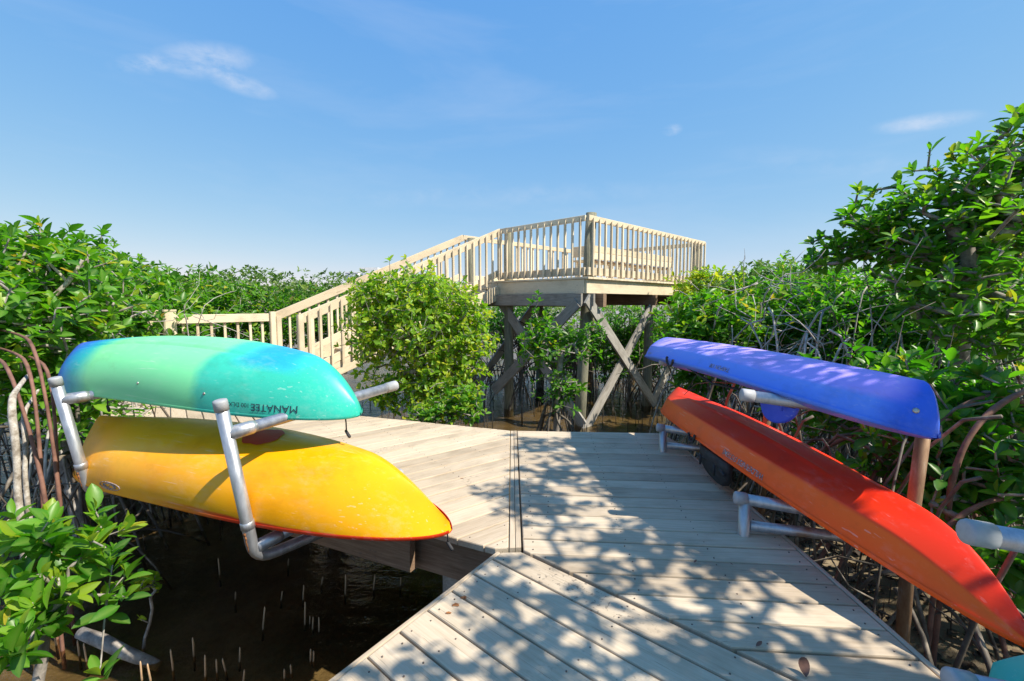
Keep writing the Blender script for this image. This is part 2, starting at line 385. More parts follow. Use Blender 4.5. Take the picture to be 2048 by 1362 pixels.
def tube_data(pts, rads, sides=8, cap=True):
    pts = [Vector(p) for p in pts]; n = len(pts)
    if isinstance(rads, (int, float)): rads = [rads] * n
    V, F = [], []
    t0 = (pts[1] - pts[0]).normalized()
    ref = Vector((0, 0, 1)) if abs(t0.z) < 0.9 else Vector((1, 0, 0))
    u = t0.cross(ref).normalized()
    for i, p in enumerate(pts):
        t = (pts[min(i + 1, n - 1)] - pts[max(i - 1, 0)])
        t = t.normalized() if t.length > 1e-9 else t0
        u = (u - t * u.dot(t)); u = u.normalized() if u.length > 1e-6 else t.orthogonal().normalized()
        w = t.cross(u)
        for k in range(sides):
            a = 2 * PI * k / sides
            V.append(p + (u * math.cos(a) + w * math.sin(a)) * rads[i])
    for i in range(n - 1):
        for k in range(sides):
            k2 = (k + 1) % sides
            F.append((i * sides + k, i * sides + k2, (i + 1) * sides + k2, (i + 1) * sides + k))
    if cap:
        F.append(tuple(range(sides - 1, -1, -1))); F.append(tuple((n - 1) * sides + k for k in range(sides)))
    return V, F
def tube(name, pts, r, mat, parent=None, sides=16, smooth=True):
    off = parent.location if parent is not None else Vector((0, 0, 0))
    V, F = tube_data([Vector(p) - off for p in pts], r, sides)
    return mesh_obj(name, V, F, mat, parent, smooth)
def stube(name, pts, r, mat, parent=None, sides=8, it=2):
    """tube along a path whose corners are rounded off"""
    if isinstance(r, (int, float)): r = [r] * len(pts)
    q = [(Vector(p), rr) for p, rr in zip(pts, r)]
    for _ in range(it):
        o = [q[0]]
        for (p0, r0), (p1, r1) in zip(q[:-1], q[1:]):
            o += [(p0.lerp(p1, .25), r0 * .75 + r1 * .25), (p0.lerp(p1, .75), r0 * .25 + r1 * .75)]
        q = o + [q[-1]]
    return tube(name, [p for p, _ in q], [rr * (1 + 0.10 * math.sin(17 * i_ * 0.7)) for i_, (_, rr) in enumerate(q)], mat, parent, sides)
def bend(pts, rad=0.08, n=6):
    """round the inner corners of a polyline"""
    pts = [Vector(p) for p in pts]; out = [pts[0]]
    for i in range(1, len(pts) - 1):
        a, b, c = pts[i - 1], pts[i], pts[i + 1]
        p = b + (a - b).normalized() * rad; q = b + (c - b).normalized() * rad
        for k in range(n + 1):
            t = k / n; out.append(p * (1 - t) ** 2 + b * 2 * t * (1 - t) + q * t * t)
    return out + [pts[-1]]
class Joined:
    """many small shapes of one part collected into one mesh"""
    def __init__(s): s.V, s.F = [], []
    def add(s, V, F):
        b = len(s.V); s.V += V; s.F += [tuple(i + b for i in f) for f in F]
    def build(s, name, mat, parent=None, smooth=True):
        off = parent.location if parent is not None else Vector((0, 0, 0))
        return mesh_obj(name, [Vector(v) - off for v in s.V], s.F, mat, parent, smooth)

# ------------------------------------------------------------------ the ground: mud and water
def mud_height(x, y):
    h = -1.16 + 0.05 * math.sin(x * 1.3 + 0.7) * math.cos(y * 1.1) + 0.04 * math.sin(x * 2.9 + y * 1.7) + 0.02 * math.sin(x * 6.1 - y * 5.3)
    h += 0.20 * max(0.0, min(1.0, (x - 1.6) / 1.2)) * max(0.0, min(1.0, (6.8 - y) / 1.6))                     # bank on the right
    h += 0.05 * math.exp(-((x + 1.6) ** 2 + (y - 2.2) ** 2) / 0.9) + 0.012 * math.sin(11.3 * x + 3 * y) * math.sin(9.1 * y - 4 * x) + 0.008 * math.sin(23 * x - 7 * y + 1) * math.sin(19 * y + 5 * x)
    h += 0.07 * math.exp(-((x - 0.2) ** 2 / 6 + (y - 7.2) ** 2 / 3))
    return h
n = 200
xs = np.linspace(-14, 14, n); ys = np.linspace(-5, 18, n)
V = [(x, y, mud_height(x, y)) for y in ys for x in xs]
F = [(j * n + i, j * n + i + 1, (j + 1) * n + i + 1, (j + 1) * n + i) for j in range(n - 1) for i in range(n - 1)]
tag(mesh_obj('mud_bank', V, F, m_mud, smooth=True), 'brown tidal mud under and beside the boardwalk', kind='structure')
S = 3000
tag(mesh_obj('seabed', [(-S, -S, -1.45), (S, -S, -1.45), (S, S, -1.45), (-S, S, -1.45)], [(0, 1, 2, 3)], m_mud), 'muddy bottom of the bay', kind='structure')
tag(mesh_obj('water', [(-S, -S, WATER_Z), (S, -S, WATER_Z), (S, S, WATER_Z), (-S, S, WATER_Z)], [(0, 1, 2, 3)], m_water), 'dark shallow water over the mud', kind='structure')

# ------------------------------------------------------------------ boardwalk
def clip(poly, p, nrm):
    out = []
    for i in range(len(poly)):
        a, b = poly[i], poly[(i + 1) % len(poly)]
        da, db = (a - p).dot(nrm), (b - p).dot(nrm)
        if da >= 0: out.append(a)
        if (da >= 0) != (db >= 0): out.append(a + (b - a) * (da / (da - db)))
    return out
def dedupe(poly, eps=0.012):
    out = []
    for p in poly:
        if not out or (p - out[-1]).length > eps: out.append(p)
    if len(out) > 1 and (out[0] - out[-1]).length <= eps: out.pop()
    return out
def inset(poly, d):
    n = len(poly); out = []
    for i in range(n):
        a, b, c = poly[i - 1], poly[i], poly[(i + 1) % n]
        e1 = (b - a).normalized(); e2 = (c - b).normalized()
        n1 = Vector((-e1.y, e1.x)); n2 = Vector((-e2.y, e2.x))
        m = n1 + n2; k = max(m.dot(n1), 0.35)
        out.append(b + m * (d / k))
    return out
def area(poly): return 0.5 * sum(poly[i - 1].cross(poly[i]) for i in range(len(poly)))
board_root = empty('boardwalk'); tag(board_root, 'sun-bleached plank boardwalk turning between the kayak racks', kind='structure')
def plank_solid(poly, ang, name='plank', top=0.0, th=0.036, parent=None, mat=None, r=0.007):
    poly = dedupe(poly)
    if len(poly) < 3: return None
    if area(poly) < 0: poly = poly[::-1]
    if area(poly) < 0.0016: return None
    c = sum(poly, Vector((0, 0))) / len(poly)
    ca, sa = math.cos(-ang), math.sin(-ang)
    loc = [Vector(((p - c).x * ca - (p - c).y * sa, (p - c).x * sa + (p - c).y * ca)) for p in poly]
    mid = inset(loc, r * 0.3); ins = inset(loc, r); n = len(loc)
    V = [(p.x, p.y, -th) for p in loc] + [(p.x, p.y, -r) for p in loc] + [(p.x, p.y, -r * 0.3) for p in mid] + [(p.x, p.y, 0) for p in ins]
    F = [tuple(range(n - 1, -1, -1)), tuple(3 * n + i for i in range(n))]
    for k in range(3):
        F += [(k * n + i, k * n + (i + 1) % n, (k + 1) * n + (i + 1) % n, (k + 1) * n + i) for i in range(n)]
    o = mesh_obj(name, V, F, mat or m_plank, parent or board_root)
    o.location = (c.x, c.y, top + random.uniform(-0.0015, 0.0015)); o.rotation_euler = (random.uniform(-.003, .003), 0, ang)
    return o
def deck_section(poly, ang, pitch, gap=0.009, phase=0.0, top=0.0, parent=None, name='plank', mat=None, notch=None):
    d = Vector((math.cos(ang), math.sin(ang))); nn = Vector((-d.y, d.x))
    vals = [p.dot(nn) for p in poly]; lo, hi = min(vals), max(vals)
    k = math.floor((lo - phase) / pitch)
    res = []; screws = Joined() if parent is None else None
    while phase + k * pitch < hi:
        a, b = phase + k * pitch + gap * random.uniform(.35, .65), phase + (k + 1) * pitch - gap * random.uniform(.35, .65)
        q = clip(poly, nn * a, nn)
        if len(q) >= 3: q = clip(q, nn * b, -nn)
        if len(q) >= 3:
            o = plank_solid(q, ang, top=top, parent=parent, name=name, mat=mat)
            if o: res.append(o)
            if o and screws is not None:
                ext = [p.dot(d) for p in q]; pos = [min(ext) + 0.06, max(ext) - 0.06]; u = math.ceil((min(ext) + .15) / .405) * .405
                while u < max(ext) - .15: pos.append(u); u += .405
                qq = q if area(q) > 0 else q[::-1]
                for u in pos:
                    for off in (0.032, pitch - 0.032):
                        p = d * (u + random.uniform(-.008, .008)) + nn * (phase + k * pitch + off + random.uniform(-.004, .004))
                        if all((qq[(i + 1) % len(qq)] - qq[i]).cross(p - qq[i]) > 0.014 * (qq[(i + 1) % len(qq)] - qq[i]).length for i in range(len(qq))):
                            screws.add(*tube_data([(p.x, p.y, -.004), (p.x, p.y, top + 0.0024)], 0.0034, 7))
        k += 1
    if screws is not None and screws.V: screws.build('screw_heads', m_screwdark, board_root)['kind'] = 'stuff'
    return res
v2 = lambda *a: Vector(a)
polyA = [v2(-0.055, 2.190), v2(-2.02, -0.70), v2(-0.75, -1.75), v2(1.425, 0.985), v2(0.05, 2.195)]
polyB = [v2(0.058, 2.215), v2(1.425, 1.005), v2(1.475, 3.96), v2(1.40, 4.285), v2(0.052, 4.365)]
polyC = [v2(-0.018, 2.235), v2(-0.018, 4.37), v2(-1.78, 4.99), v2(-2.35, 5.20), v2(-3.10, 3.60), v2(-2.6, 3.42), v2(-0.085, 2.225)]
angA = math.atan2(0.985 - 2.195, 1.425 - 0.05); angB = math.radians(-4.6); angC = math.radians(37.0)
deck_section(polyA, angA, 0.1475, phase=Vector((-math.sin(angA), math.cos(angA))).dot(Vector((0.05, 2.195))) + 0.003)
deck_section(polyB, angB, 0.142, phase=0.05)
deck_section(polyC, angC, 0.1435, phase=0.02)
# the landing at the foot of the stairs
E1 = Vector((0.706, 0.708, 0)); E2 = Vector((-0.708, 0.706, 0))
polyL = [v2(-2.37, 5.215), v2(-2.66, 6.30), v2(-3.75, 7.40), v2(-5.20, 6.10), v2(-4.30, 4.45), v2(-3.13, 3.62)]
deck_section(polyL, angC + PI / 2, 0.1435, phase=0.04)
# narrow strip in the seam between the two far sections, edge trims and rim joists
for x0 in (-0.0125, 0.0185):
    plank_solid([v2(x0, 2.235), v2(x0 + 0.0285, 2.235), v2(x0 + 0.0275, 4.366), v2(x0, 4.366)], PI / 2, 'seam_strip', r=0.003)
def trim(a, b, th=0.022, off=0.014, h=0.05, name='edge_trim', top=-0.004):
    a, b = Vector((*a, top - h / 2)), Vector((*b, top - h / 2))
    nn = Vector(((b - a).y, -(b - a).x, 0)).normalized() * off
    return beam(name, a + nn, b + nn, th, h, m_plank, board_root)
trim((-2.02, -0.70), (-0.055, 2.190), off=-0.016)
trim((1.425, 0.50), (1.475, 3.96), off=0.016)
trim((1.475, 3.965), (1.40, 4.29), off=0.016)
def joist(a, b, set_in, w=0.04, h=0.235, top=-0.037, mat=m_brown, name='rim_joist'):
    a, b = Vector((*a, top - h / 2)), Vector((*b, top - h / 2))
    nn = Vector((-(b - a).y, (b - a).x, 0)).normalized() * set_in
    return beam(name, a + nn, b + nn, w, h, mat, board_root)
joist((-0.10, 2.235), (-3.05, 3.60), -0.07)
joist((-0.56, 2.40), (-3.02, 3.53), -0.02, w=0.05, h=0.20, name='side_joist')
joist((-1.90, -0.60), (-0.06, 2.12), -0.09)
joist((1.39, 0.6), (1.42, 4.2), 0.06)
joist((0.0, 4.29), (1.39, 4.21), -0.04)
joist((-0.05, 4.30), (-2.30, 5.10), 0.05)
for k in range(5):   # joists across, seen through the gaps
    joist((0.25 + 0.25 * k, 2.3 if k < 3 else 1.8), (0.27 + 0.25 * k, 4.2), 0, name='cross_joist')
for (x, y) in ((-0.35, 2.75), (1.25, 1.15), (1.30, 3.2), (0.1, 4.15), (-1.9, 4.75), (-2.2, 4.6), (-1.0, 0.4), (-2.6, 5.0), (-4.2, 6.3)):
    V, F = tube_data([(x, y, -1.6), (x, y, -0.28)], 0.09, 12)
    mesh_obj('support_pile', V, F, m_grey, board_root, True)
# rusted screws and the stains round them
for (px, py, s) in ((930, 1195, 1.0), (915, 1210, 1.25), (900, 1226, 1.0), (925, 957, 0.9), (938, 960, 0.6), (780, 851, 0.8), (803, 852, 0.7), (1055, 1034, 0.5), (1058, 1044, 0.4), (1190, 900, 0.7)):
    p = on_z(px, py, 0.0)
    V, F = tube_data([(p.x, p.y, -0.004), (p.x, p.y, 0.0022)], 0.004 * s, 10)
    mesh_obj('rusty_screw', V, F, m_rust, board_root)
    k = 14; ring = []
    for i in range(k):
        a = 2 * PI * i / k; rr = 0.008 * s * random.uniform(0.6, 1.35)
        ring.append((p.x + math.cos(a) * rr * 1.6 - 0.006 * s, p.y + math.sin(a) * rr, 0.0018))
    M_ = m_rust
    mesh_obj('rust_stain', ring, [tuple(range(k))], M_, board_root)

# ------------------------------------------------------------------ raised deck
K = Vector((1.315, 8.05, 0)); FLOOR = 1.70; LEN1, LEN2, STAIR = 5.0, 3.42, 2.22
def dk(a, b, z): return K + E1 * a + E2 * b + Vector((0, 0, z))
deck = empty('raised_deck', dk(0, 0, 0)); tag(deck, 'cream painted lookout deck raised on timber piles above the mangroves', 'deck')
def dbeam(name, p, q, w, h, mat, up=(0, 0, 1)): return beam(name, p, q, w, h, mat, deck, up)
nb = int((LEN1 + 0.06) / 0.146)
fb = beam_mesh('floor_board', LEN2 + 0.12, 0.139, 0.036, m_cream)
for i in range(nb + 1):
    o = link('floor_board', fb, deck)
    o.matrix_basis = Matrix.Translation(-deck.location) @ frame(dk(0.03 + i * 0.146, -0.06, FLOOR - 0.018), dk(0.03 + i * 0.146, 2, FLOOR - 0.018))
fz = FLOOR - 0.036 - 0.002 - 0.125
dbeam('fascia', dk(0.0, 0.02, fz), dk(LEN1, 0.02, fz), 0.04, 0.25, m_cream)
dbeam('fascia', dk(0.0, 0.043, fz), dk(0.0, LEN2, fz), 0.04, 0.25, m_cream)
dbeam('fascia', dk(LEN1, 0.043, fz), dk(LEN1, LEN2, fz), 0.04, 0.25, m_cream)
dbeam('fascia', dk(0.02, LEN2, fz), dk(LEN1 - .02, LEN2, fz), 0.04, 0.25, m_cream)
for i in range(1, 8): dbeam('joist', dk(i * LEN1 / 8, 0.05, fz), dk(i * LEN1 / 8, LEN2 - .03, fz), 0.04, 0.24, m_brown)
bz = fz - 0.128 - 0.11
dbeam('beam', dk(-0.10, 0.03, bz), dk(-0.10, LEN2 + 0.1, bz), 0.05, 0.22, m_grey)
dbeam('beam', dk(0.09, -0.10, bz), dk(0.09, LEN2 + 0.1, bz), 0.05, 0.22, m_grey)
dbeam('beam', dk(0.36, -0.14, bz - 0.012), dk(0.36, LEN2 + 0.1, bz - 0.012), 0.10, 0.236, m_brown)
for a in (LEN1 / 2 - 0.1, LEN1 - 0.25): dbeam('beam', dk(a, -0.08, bz), dk(a, LEN2 + 0.1, bz), 0.08, 0.22, m_brown)
def pile(pb, pt, r=0.1, parent=deck, name='pile'):
    pts = [Vector(pb) + (Vector(pt) - Vector(pb)) * t for t in (0, .25, .5, .75, 1)]
    o = link(name, None, None) if False else None
    off = Vector(pb)
    V, F = tube_data([p - off for p in pts], [r * 1.06, r * 1.04, r * 1.02, r, r * 0.97], 20)
    ob = mesh_obj(name, V, F, m_pile, parent, True)
    ob.location = off - parent.location
    return ob
pile(dk(0.16, 0.26, -1.55), dk(0.32, 0.15, FLOOR + 1.16), 0.10)
pile(dk(0.15, STAIR - 0.12, -1.55), dk(0.15, STAIR - 0.12, FLOOR + 1.09), 0.095)
pile(dk(0.12, LEN2 - .14, -1.55), dk(0.12, LEN2 - .14, FLOOR + 1.0), 0.09)
for a in (LEN1 / 2, LEN1 - 0.15):
    for b in (0.14, LEN2 - 0.12):
        pile(dk(a, b, -1.55), dk(a, b, bz if a < 4 else FLOOR + 0.95), 0.095)
def xbrace(a0, b0, z0, a1, b1, z1, nrm): dbeam('cross_brace', dk(a0, b0, z0), dk(a1, b1, z1), 0.045, 0.20, m_grey, nrm)
xbrace(-0.02, -0.02, bz + 0.02, LEN1 / 2 + .1, 0.0, -1.0, (0, 0, 1))
xbrace(0.0, 0.05 - 0.005, -1.15, LEN1 / 2 + .1, 0.05, bz, (0, 0, 1))
xbrace(LEN1 / 2 + .1, 0.03, -0.9, LEN1 - .2, 0.03, bz, (0, 0, 1))
xbrace(-0.13, 0.1, bz - .05, -0.13, STAIR + 0.05, -0.62, (0, 0, 1))
xbrace(0.09, 0.1, -1.0, 0.09, STAIR + 0.05, bz - .05, (0, 0, 1))
xbrace(LEN1 / 2, LEN2, bz - .05, 0.1, LEN2, -0.95, (0, 0, 1))
# railings: top and bottom rail with a row of square balusters nailed to the outside
RH = 1.07
bal_me = beam_mesh('baluster', RH - 0.05, 0.038, 0.036, m_cream, 0.002, 0.036)
def railing(root, p, q, n_out, count, cap=0.10, bottom=0.14, first=0.5, tag_z=0.0, ends=True):
    """straight run from p to q (floor points); n_out points to the outside"""
    p, q, n_out = Vector(p), Vector(q), Vector(n_out)
    up = Vector((0, 0, 1)); off = root.location
    beam('top_rail', p + up * (RH - cap / 2), q + up * (RH - cap / 2), 0.040, cap, m_cream, root)
    beam('bottom_rail', p + up * (0.03 + bottom / 2), q + up * (0.03 + bottom / 2), 0.040, bottom, m_cream, root)
    for i in range(count):
        t = (i + first) / count
        b = p.lerp(q, t) + n_out * 0.0415 + up * 0.012
        o = link('baluster', bal_me, root)
        m = Matrix((up, -n_out, up.cross(-n_out))).transposed().to_4x4(); m.translation = b - off
        o.matrix_basis = m
railing(deck, dk(0.02, 0.0, FLOOR), dk(LEN1, 0.0, FLOOR), -E2, 26)
railing(deck, dk(0.0, 0.045, FLOOR), dk(0.0, STAIR, FLOOR), -E1, 13)
railing(deck, dk(0.0, LEN2, FLOOR), dk(LEN1, LEN2, FLOOR), E2, 24)
railing(deck, dk(LEN1, 0.045, FLOOR), dk(LEN1, LEN2 - .045, FLOOR), E1, 17)
# bench on the deck
bench = empty('deck_bench', dk(3.0, 0.9, FLOOR)); tag(bench, 'cream slatted bench with a board back standing on the lookout deck', 'bench')
bb = lambda nme, p, q, w, h, mt=m_cream, up=(0, 0, 1): beam(nme, p, q, w, h, mt, bench, up)
for i, z in enumerate((0.52, 0.66)): bb('back_board', dk(1.2, 0.80, FLOOR + z), dk(4.85, 0.80, FLOOR + z), 0.036, 0.135)
for i in range(3): bb('seat_slat', dk(1.2, 0.88 + i * 0.135, FLOOR + 0.42), dk(4.85, 0.88 + i * 0.135, FLOOR + 0.42), 0.128, 0.036, m_brown if i == 0 else m_cream)
for a in (1.28, 2.5, 3.65, 4.78):
    bb('leg', dk(a, 0.84, FLOOR + 0.002), dk(a, 0.84, FLOOR + 0.73), 0.036, 0.09, m_cream, tuple(E2))
    bb('leg', dk(a, 1.14, FLOOR + 0.002), dk(a, 1.14, FLOOR + 0.40), 0.036, 0.09, m_cream, tuple(E2))
bb('end_board', dk(1.16, 0.78, FLOOR + 0.60), dk(1.16, 1.2, FLOOR + 0.60), 0.036, 0.22)

# stairs down to the landing
stairs = empty('wooden_stairs', dk(-2.0, STAIR + 0.5, 0)); tag(stairs, 'cream wooden stairs with slatted handrails climbing to the lookout deck', 'stairs')
RUN, NST = 4.05, 12
def sk(s, b, z): return dk(-s, b, z)
rise = FLOOR / NST; tread = RUN / NST
b0, b1 = STAIR + 0.02, LEN2 - 0.03
for i in range(1, NST):
    z = FLOOR - i * rise; s = (i - 0.5) * tread
    beam('tread', sk(s, b0 + .01, z - 0.02), sk(s, b1 - .01, z - 0.02), tread + 0.03, 0.038, m_cream, stairs)
    beam('riser', sk(s - tread / 2 + 0.02, b0 + .02, z - 0.04 + rise / 2 + 0.018), sk(s - tread / 2 + 0.02, b1 - .02, z - 0.04 + rise / 2 + 0.018), 0.02, rise - 0.045, m_cream, stairs)
for b in (b0 - 0.02, b1 + 0.02):
    beam('stringer', sk(0.02, b, FLOOR - 0.24), sk(RUN - 0.1, b, 0.10), 0.04, 0.28, m_cream, stairs)
sl = Vector((0, 0, FLOOR)) / RUN
bal_s = beam_mesh('baluster', 1.02, 0.038, 0.036, m_cream, 0.002, 0.036)
def stair_rail(b, out, n, s1=RUN):
    zt = lambda s: FLOOR + RH - 0.06 - s * FLOOR / RUN
    beam('handrail', sk(0.0, b, zt(0)), sk(s1, b, zt(s1)), 0.040, 0.14, m_cream, stairs)
    beam('lower_rail', sk(0.05, b, zt(0.05) - 0.83), sk(s1, b, zt(s1) - 0.83), 0.040, 0.13, m_cream, stairs)
    for i in range(n):
        s = (i + 0.5) * s1 / n
        o = link('baluster', bal_s, stairs); up = Vector((0, 0, 1)); nn = E2 * out
        m = Matrix((up, -nn, up.cross(-nn))).transposed().to_4x4(); m.translation = sk(s, b, zt(s) - 0.97) + nn * 0.0415 - stairs.location
        o.matrix_basis = m
stair_rail(b0 - 0.03, -1, 24); stair_rail(b1 + 0.03, 1, 24)
for (s, b, h) in ((RUN + .03, b0 - 0.03, 1.07), (RUN + .03, b1 + 0.03, 1.10), (RUN - 0.12, b0 - .03, 1.0), (RUN - 0.06, b1 + 0.03, 1.02)):
    beam('newel_post', sk(s, b, -0.25), sk(s, b, h), 0.085, 0.085, m_cream, stairs, tuple(E2), 0.012)
# landing railing that carries on from the stairs
lrail = empty('landing_railing', sk(RUN + 0.8, b1 + 0.03, 0)); tag(lrail, 'cream picket railing with two stout posts beside the landing', 'railing')
railing(lrail, sk(RUN + 0.09, b1 + 0.03, 0), sk(RUN + 1.34, b1 + 0.03, 0), E2, 7, 0.13)
for (s, b, h, w) in ((RUN + 1.42, b1 + 0.00, 1.12, 0.15), (RUN + 1.60, b1 + 0.10, 1.11, 0.13)):
    beam('post', sk(s, b, -0.25), sk(s, b, h), w, w, m_cream, lrail, tuple(E2), 0.018)
    beam('post_cap', sk(s, b, h + 0.002), sk(s, b, h + 0.03), w + 0.012, w + 0.012, m_cream, lrail, tuple(E2), 0.018)

# ------------------------------------------------------------------ kayak racks
PR = 0.030
def rack(label, poles, arms, braces=()):
    r = empty('kayak_rack', poles[0][0][0]); tag(r, label, 'kayak rack', 'pipe kayak racks')
    for pts, cap_top in poles:
        tube('pole', pts, PR, m_pipe, r)
        if cap_top:
            p, q = Vector(pts[-1]), Vector(pts[-2]); d = (p - q).normalized()
            tube('end_cap', [p - d * 0.045, p - d * .002, p + d * 0.006, p + d * 0.009], [PR + 0.003, PR + 0.003, PR + .001, PR * .7], m_cap, r)
    for pts, cap_end in arms:
        tube('arm', pts, PR, m_pipe, r)
        p, q = Vector(pts[-1]), Vector(pts[-2]); d = (p - q).normalized()
        if cap_end:
            tube('end_cap', [p - d * 0.07, p - d * .002, p + d * 0.008, p + d * 0.011], [PR + 0.003, PR + 0.003, PR + .001, PR * .7], m_cap, r)
        p, q = Vector(pts[0]), Vector(pts[1]); d = (q - p).normalized()
        tube('sleeve', [p, p + d * 0.11, p + d * 0.13], [PR + 0.005, PR + 0.005, PR], m_pipe, r)
        s = p + d * 0.075 + Vector((-0.3, -0.8, 0.25)).normalized() * (PR + 0.004)
        tube('bolt', [s, s + Vector((-0.3, -0.8, 0.25)).normalized() * 0.006], 0.008, m_steel, r, 8)
    return r
AD = Vector((0.62, 0.785, 0))
def left_frame(top, elbow, a_from, a_to, label):
    e = Vector(elbow)
    main = bend([top, e, e + AD * 0.25, e + AD * 1.25], 0.10)[::-1]
    low0 = e + (Vector(top) - e).normalized() * 0.07
    rk = rack(label, [(main, True)], [([a_from, a_to], True), ([low0 + AD * 0.02, low0 + AD * 0.95 + Vector((0, 0, 0.115))], True)])
    up_ = (Vector(top) - e).normalized(); c_ = e + up_ * 0.22
    tube('coupling', [c_ - up_ * .03, c_ - up_ * .028, c_ + up_ * .008, c_ + up_ * .01], [PR + .001, PR + .004, PR + .004, PR + .001], m_pipe, rk)
    n_ = Vector((-0.2, -0.95, 0.05)).normalized(); b_ = c_ - up_ * 0.055 + n_ * (PR - 0.001)
    tube('rusty_bolt', [b_, b_ + n_ * .006], 0.009, m_rust, rk, 8)
    pts = [b_ - up_ * (.01 + .016 * q) + Vector((0.002 * math.sin(q * 2.0), 0, 0)) for q in range(7)]
    tube('rust_streak', pts, [.005, .006, .005, .005, .004, .003, .002], m_rust, rk, 6)
    return rk
left_frame(on_y(440, 803, 2.16), on_y(511, 1120, 2.28), on_y(456, 868, 2.185), on_y(790, 771, 2.97),
           'galvanised pipe rack holding the bows of the mint and yellow kayaks')
left_frame(on_y(110, 757, 2.74), on_y(180, 990, 2.86), on_y(122, 800, 2.76), Vector((-2.16, 3.53, 0.70)),
           'galvanised pipe rack holding the sterns of the mint and yellow kayaks')
def right_frame(x, y, label, outer_lean=0.06, hi=0.765):
    base = Vector((x, y, 0)); sl = Vector((1.0, -0.17, -0.12))
    outer = base + Vector((0.78, -0.13, 0))
    r = empty('kayak_rack', base); tag(r, label, 'kayak rack', 'pipe kayak racks')
    tube('deck_post', [base + Vector((0, 0, -0.3)), base + Vector((0, 0, 0.19))], PR, m_pipe, r)
    a0 = base + Vector((-0.045, 0.008, 0.205))
    tube('arm', [a0, a0 + sl * 0.82], PR, m_pipe, r); d = sl.normalized()
    tube('end_cap', [a0 - d * 0.010, a0 - d * .006, a0, a0 + d * 0.05], [PR * .75, PR + .002, PR + 0.004, PR + 0.004], m_cap, r)
    b_ = base + Vector((0.03, -0.004, 0.055)); tube('arm', [b_, b_ + Vector((1.0, -0.17, -0.05)) * 0.80], PR * 0.9, m_pipe, r)
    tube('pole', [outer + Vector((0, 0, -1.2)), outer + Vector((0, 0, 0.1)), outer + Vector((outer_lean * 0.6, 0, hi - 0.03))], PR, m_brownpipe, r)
    t0 = base + Vector((-0.035, 0.008, hi))
    tube('arm', [t0, t0 + sl * 0.84], PR, m_pipe, r)
    tube('end_cap', [t0 - d * 0.010, t0 - d * .006, t0, t0 + d * 0.055], [PR * .75, PR + .002, PR + 0.004, PR + 0.004], m_cap, r)
    return r
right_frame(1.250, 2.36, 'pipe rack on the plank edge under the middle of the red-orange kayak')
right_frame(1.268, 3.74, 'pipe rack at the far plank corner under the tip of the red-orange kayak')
right_frame(1.262, 1.17, 'pipe rack with a bare grey-capped arm beside the teal kayak', hi=0.635)

